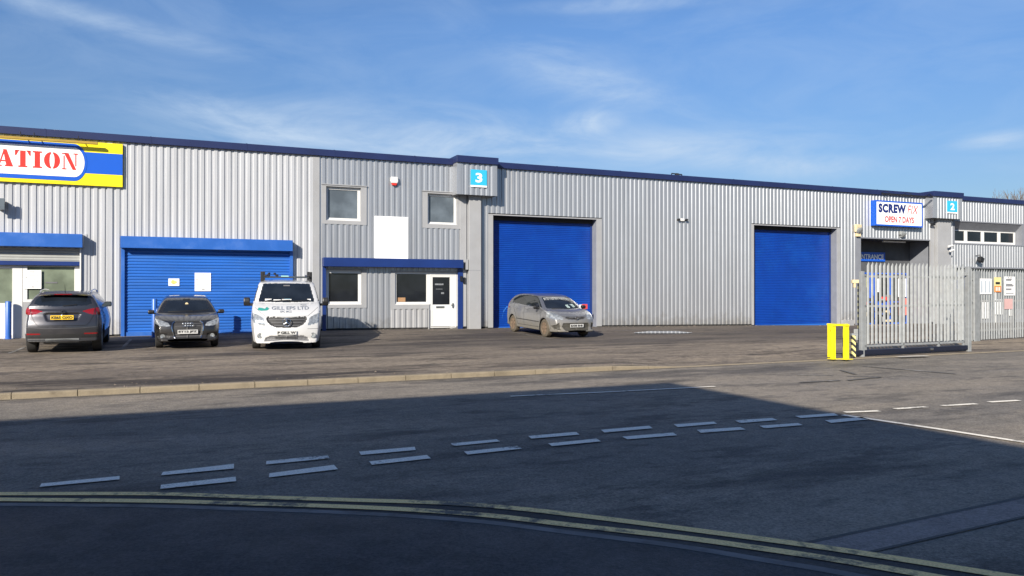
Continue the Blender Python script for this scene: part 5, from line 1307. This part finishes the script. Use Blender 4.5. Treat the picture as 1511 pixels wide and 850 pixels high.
for x in (.35, -1.6): rk.box(x-.03, x+.03, -.72, .72, 1.975, 2.01)
rr = rk.build('roof_rack', M['chrome'], car.t)
for x in (.35, -1.6):
    for sd in (1, -1): MB().box(x-.04, x+.04, sd*.70-.045, sd*.70+.045, 1.84, 2.16).build('upright', M['black'], rr, bev=.01)
for x, y, z, r_ in ((.36, -.28, 2.05, .035), (.36, -.34, 2.10, .03), (.36, -.52, 2.06, .04), (.36, -.50, 2.11, .025)):
    MB().lathe((x, y, z), (1, .3, 0), [(-.05, r_), (.05, r_), (.05, r_*.5), (-.05, r_*.5), (-.05, r_)], 14).build('clamp', M['black'], rr)
MB().box(-1.9, .5, .62-.03, .62+.03, 2.012, 2.05).build('side_rail', M['black'], rr); MB().box(-1.9, .5, -.66, -.60, 2.012, 2.05).build('side_rail', M['black'], rr)
MB().box(-.2, .42, -.16, .06, 2.015, 2.045).build('pipe_pad', mat('pale_teal', (.25, .5, .48), .6), rr)

# --- silver dirty hatchback, turned to the right
lower = [(-1.88,.24),(-1.97,.40),(-1.985,.75),(-1.93,1.02),(-1.6,1.10),(-.4,1.03),(.95,.975),(1.25,.945),(1.62,.85),(1.88,.735),(1.98,.60),(2.0,.38),(1.92,.2),(0,.19)]
house = [(1.42,.82),(1.25,.945),(.72,1.24),(.32,1.40),(-.1,1.46),(-.6,1.472),(-1.2,1.455),(-1.60,1.365),(-1.83,1.12),(-1.65,.9),(0,.8)]
cg = [(-.01,.715),(.34,.73),(.40,.70),(.30,.655),(-.01,.64)]; cl = [(-.01,.53),(.50,.53),(.53,.40),(.44,.27),(-.01,.26)]; cf = [(.62,.55),(.80,.42),(.74,.30),(.60,.30)]
hd = Vector((.43, -.90)); ang = math.degrees(math.atan2(hd.y, hd.x)-WANG)
rwp = Vector(((758-CX)/F*29.3, 29.3)); ctr = rwp+hd.normalized()*1.33+Vector((.9, .43)).normalized()*.78
cu_, cv_ = w2l(ctr)
car = Car('silver_hatchback', 'dirty silver hatchback standing askew before the left deep blue roller door', 'car', carmw(cu_, cv_, ang), L_=4.0, hw=.865, H_=1.49, lower=lower, house=house, belt=1.0, roofw=.56,
    paintm=carpaint('silver_paint', (.27, .275, .29), .75, .3, dirt=(.15, .132, .092), dirtz=(.15, .98), damt=.85), wheels=(1.18, -1.33), wr=.315, frontbow=.16, glassbow=.13, carve=[groove_front(cg, .02, 1.7), groove_front(cl, .03, 1.7), groove_front(cf, .03, 1.5)])
c, n = car.c, car.n; ay = np.abs(c[:, 1])
arches(car, (1.18, -1.33))
car.cut('windscreen', (n[:, 0] > .3) & (c[:, 0] > .15) & inpoly(ay, c[:, 2], [(-.1,.975),(.66,.99),(.66,1.04),(.53,1.37),(-.1,1.425)]) & (c[:, 2] > .965) & (n[:, 2] < .93), M['glasst'])
car.cut('rear_window', (n[:, 0] < -.3) & inpoly(ay, c[:, 2], [(-.1,1.08),(.6,1.08),(.48,1.36),(-.1,1.40)]), M['glasst'])
glc = glass('hazy_car_glass', (.012, .015, .016), .05)
side_common(car, [(1.16,1.0),(.95,1.10),(.35,1.385),(-.5,1.41),(-1.15,1.375),(-1.50,1.24),(-1.46,1.11),(-.4,1.045)], split=(-.35, -1.10), gm=glc, pillar=False)
for sd in (1, -1):
    car.cut('headlight', (n[:, 0]+n[:, 2]*.3 > .1) & (c[:, 1]*sd > 0) & inpoly(ay, c[:, 2], [(.50,.64),(.46,.70),(.55,.80),(.68,.90),(.80,.93),(.86,.80),(.86,.70),(.72,.64)]) & (c[:, 0] > 1.33), M['whitel'])
    car.cut('tail_light', (n[:, 0] < -.1) & (c[:, 1]*sd > .62) & (c[:, 2] > .9) & (c[:, 2] < 1.25) & (c[:, 0] < -1.6), M['redl'])
car.cut('grille', (n[:, 0] > .2) & inpoly(ay, c[:, 2], cg) & (c[:, 0] > 1.7), black_trim)
car.cut('bumper_inlet', (n[:, 0] > .2) & (inpoly(ay, c[:, 2], cl) | inpoly(ay, c[:, 2], cf)) & (c[:, 0] > 1.5), mat('dusty_black', (.045, .042, .034), .7, var=.3, vscale=12))
bd = car.body()
car.ribbon('grille_bar', [(-.36,.69),(.36,.69)], 'F', .022, M['chrome'], .012)
MB().lathe((2.0, 0, .695), (1, 0, 0), [(-.02, .055), (.01, .055), (.01, .042), (.0, .04), (.0, .001)], 22).build('badge', M['chrome'], car.t)
plate(car, 2.012, .44, 'BX08 BHR', M['platew'])
for sd in (1, -1): mirror(car, .80, sd*.87, 1.02, M['black'], (.13, .17, .13), sd)
for ax in 'LR':
    car.ribbon('door_gap', [(.98,.92),(.98,.62),(.88,.34),(-.85,.34)], ax, .012, M['black']); car.ribbon('door_gap', [(-.32,.34),(-.35,1.03)], ax, .012, M['black']); car.ribbon('door_gap', [(-.85,.34),(-1.02,.70),(-1.22,.92),(-1.25,1.1)], ax, .012, M['black'])
    sd = 1 if ax == 'L' else -1
    for x in (-.17, -.98):
        q = car.hit((x, sd*3, .92), (0, -sd, 0)); MB().box(x-.09, x+.09, q.y-.01*(sd > 0)-.03*(sd < 0), q.y+.03*(sd > 0)+.01*(sd < 0), .905, .935).build('door_handle', car.paint, car.t, bev=.01)
    car.ribbon('side_rub_strip', [(.85,.52),(-.95,.54)], ax, .025, black_trim, .008)
    car.ribbon('wing_gap', [(1.55,.62),(1.62,.42),(1.6,.3)], ax, .01, M['black'])
car.ribbon('bonnet_gap', [(-.80,.93),(-.50,.765),(-.4,.742),(.4,.742),(.50,.765),(.80,.93)], 'F', .012, M['black'])
car.ribbon('wiper', [(-.5,.99),(.15,1.01)], 'F', .02, M['black'], .02); car.ribbon('wiper', [(.05,.985),(.6,1.03)], 'F', .02, M['black'], .02)
# illegible white banner along the top of the windscreen
r_ = random.Random(2); g = MB(); y = -.50
def onw(y, z):
    q = car.hit((4, y, z), (-1, 0, 0)); return tuple(q+Vector((.004, 0, .003)))
while y < .50:
    l_ = r_.uniform(.022, .04); zt2 = 1.355-.10*y*y; zb2 = zt2-.075; sl_ = r_.choice((-.02, 0, .02))
    g.quad(onw(y+sl_, zb2), onw(y+sl_+l_*.55, zb2), onw(y+l_*.55, zt2), onw(y, zt2))
    if r_.random() < .5: g.quad(onw(y, zt2-.015), onw(y+l_*1.1, zt2-.015), onw(y+l_*1.1, zt2), onw(y, zt2))
    y += l_+.02
g.build('windscreen_banner', mat('faded_white_vinyl', (.5, .5, .47), .6), car.t)
g = MB().quad(onw(.12, .995), onw(.50, 1.01), onw(.47, 1.13), onw(.10, 1.10)); g.build('windscreen_paper', mat('pale_paper', (.30, .38, .36), .6, var=.5, vscale=12), car.t)
car.wheels((1.18, -1.33), M['rubberd'], mat('muddy_rim', (.15, .105, .07), .7, var=.3, vscale=10), .19, 7)
# red and white reflective paddle seen past the bonnet of the silver car
o = wthing('warning_marker', (wu(861.5, .35), -.35, .88), 'small red and white marker on a rail right of the silver hatchback', 'marker')
MB().box(-.22, -.10, -.02, .0, .0, .17).build('white_end', M['signw'], o); MB().box(-.10, .17, -.022, .002, -.02, .19).build('red_end', mat('marker_red', (.55, .06, .06), .5), o, bev=.02)
MB().box(.06, .10, 0.003, .04, -.85, .15).build('post', M['blueB'], o)

# --- dark grey crossover, tail to the road
lower = [(-2.02,.30),(-2.14,.40),(-2.185,.60),(-2.17,.78),(-2.09,.98),(-2.02,1.14),(-1.7,1.2),(-.5,1.12),(1.0,1.05),(1.35,1.02),(1.85,.90),(2.08,.78),(2.18,.6),(2.18,.4),(2.08,.24),(0,.24)]
house = [(1.5,.9),(1.3,1.02),(.8,1.32),(.42,1.50),(0,1.575),(-.6,1.60),(-1.2,1.575),(-1.66,1.525),(-1.85,1.42),(-2.0,1.19),(-1.8,1.0),(0,.9)]
nrec = [(-.01,1.06),(.36,1.06),(.42,1.02),(.36,.86),(.30,.84),(-.01,.84)]
car = Car('grey_crossover', 'dark grey crossover parked tail out in front of the shop window', 'car', carmw(-15.22, -4.95+1.37+.0, 90), L_=4.38, hw=.905, H_=1.60, lower=lower, house=house, belt=1.12, roofw=.60,
    paintm=carpaint('graphite_paint', (.055, .055, .062), .55, .32, dirt=(.06, .052, .045), dirtz=(.1, .6), damt=.5), wheels=(1.28, -1.37), wr=.35, rearbow=.16, taper=(.14, .12), rearglassbow=.12, zsill=.28,
    carve=[groove_back(nrec, .035, -1.9)])
c, n = car.c, car.n; ay = np.abs(c[:, 1])
arches(car, (1.28, -1.37))
car.cut('rear_window', (n[:, 0] < -.2) & (c[:, 0] < -1.5) & inpoly(ay, c[:, 2], [(-.1,1.225),(.50,1.235),(.66,1.29),(.62,1.40),(.52,1.50),(-.1,1.515)]), M['glasst'])
car.cut('windscreen', (n[:, 0] > .3) & inpoly(ay, c[:, 2], [(-.1,1.08),(.68,1.09),(.56,1.48),(-.1,1.53)]) & (n[:, 2] < .93), M['glasst'])
side_common(car, [(1.15,1.10),(.45,1.46),(-.5,1.50),(-1.3,1.46),(-1.62,1.30),(-1.5,1.24),(-.4,1.15)], split=(-.25, -1.15))
for sd in (1, -1):
    car.cut('tail_light', (n[:, 0] < -.05) & (c[:, 1]*sd > 0) & inpoly(ay, c[:, 2], [(.44,1.10),(.62,1.02),(.84,1.00),(.92,1.08),(.92,1.19),(.80,1.19),(.60,1.15)]) & (c[:, 0] < -1.55), M['redl'])
    car.cut('headlight', (n[:, 0] > .1) & (c[:, 1]*sd > .5) & (c[:, 2] > .75) & (c[:, 2] < .9) & (c[:, 0] > 1.6), M['whitel'])
    car.cut('reflector', (n[:, 0] < -.1) & (c[:, 1]*sd > .50) & (ay < .80) & (c[:, 2] > .50) & (c[:, 2] < .545) & (c[:, 0] < -1.8), M['redl'])
car.cut('lower_cladding', (c[:, 2] < .52) & (np.abs(c[:, 0]) > -1), black_trim)
bd = car.body()
plate(car, -2.165, .945, 'KE65 OXO', M['platey'], face=-1)
car.ribbon('tailgate_gap', [(-.74,1.20),(-.70,.98),(-.62,.82),(-.55,.735),(.55,.735),(.62,.82),(.70,.98),(.74,1.20)], 'B', .014, M['black'])
car.ribbon('bumper_crease', [(-.86,.70),(-.4,.665),(.4,.665),(.86,.70)], 'B', .02, mat('graphite_light', (.12, .12, .13), .3, metal=.5), .004)
g = MB(); pts = []
MB().lathe((-2.115, 0, 1.105), (-1, 0, 0), [(-.03, .045), (.012, .045), (.012, .034), (.0, .034)], 20).build('badge', M['chrome'], car.t)
MB().box(-2.17, -2.155, -.14, .14, .53, .55).build('bumper_step', M['ink'], car.t)
MB().prism([(-2.10, .30), (-2.12, .30), (-2.16, .40), (-2.12, .40)], -.38, .38).build('diffuser', M['galv'], car.t)
MB().cyl((-2.10, .42, .34), (-1.9, .42, .34), .035).build('exhaust', M['chrome'], car.t)
sp = MB().prism([(-1.62, 1.545), (-1.60, 1.575), (-1.90, 1.545), (-1.92, 1.525)], -.56, .56); so_ = sp.build('spoiler', car.paint, car.t, bev=.01)
MB().box(-1.925, -1.915, -.20, .20, 1.525, 1.545).build('brake_light', M['redl'], so_)
for sd in (1, -1):
    MB().tube([(.45, sd*.60, 1.535), (.3, sd*.60, 1.60), (-.4, sd*.605, 1.635), (-1.2, sd*.59, 1.615), (-1.42, sd*.585, 1.56)], .018).build('roof_rail', M['chrome'], car.t)
    mirror(car, .78, sd*.80, 1.17, car.paint, (.14, .17, .15), sd)
MB().cyl((-1.45, 0, 1.56), (-1.58, 0, 1.78), .008, .003, 6).build('aerial', M['black'], car.t)
car.ribbon('rear_wiper', [(.0,1.235),(-.32,1.27)], 'B', .02, M['black'], .02)
car.wheels((1.28, -1.37), M['rubber'], M['galv'], .225, 5)

#ENDCARS#
# ------------------------------------------------------------------ bare trees far behind the roof
def bare_tree(px, d, top, label, seed, spread=1.0):
    r = random.Random(seed); x = (px-CX)/F*d; t = empty('bare_tree', Matrix.Translation((x, d, -.1)), label, 'tree', 'bare winter trees beyond the warehouse')
    tr = MB(); br = MB()
    def grow(p, dr, ln, rr, lev):
        q = p+dr*ln; (tr if lev == 0 else br).cyl(p, q, rr, rr*.66, n=6 if lev < 2 else 4, cap=False)
        if lev >= 6: return
        for i in range(r.choice((2, 3, 3)) if lev else 5):
            a = Vector((r.gauss(0, 1), r.gauss(0, 1), r.uniform(.1, .9))).normalized()
            nd = (dr*1.05+a*.75*spread).normalized(); grow(p.lerp(q, r.uniform(.55, 1)), nd, ln*r.uniform(.62, .8), rr*.6, lev+1)
    grow(Vector((0, 0, 0)), Vector((0, 0, 1)), top*.33, .22, 0)
    zmax = max(v[2] for v in br.v); s_ = top/zmax
    for q in (tr, br): q.v = [(a*s_, b*s_, c*s_) for a, b, c in q.v]
    tr.build('trunk', M['bark'], t); br.build('crown', M['bark'], t)
bare_tree(1489, 88, 13.6, 'taller bare winter tree showing above the roof at the right edge', 4, .8)
bare_tree(1518, 92, 13.2, 'bare winter tree beyond the roof cut by the right edge', 9, .9)
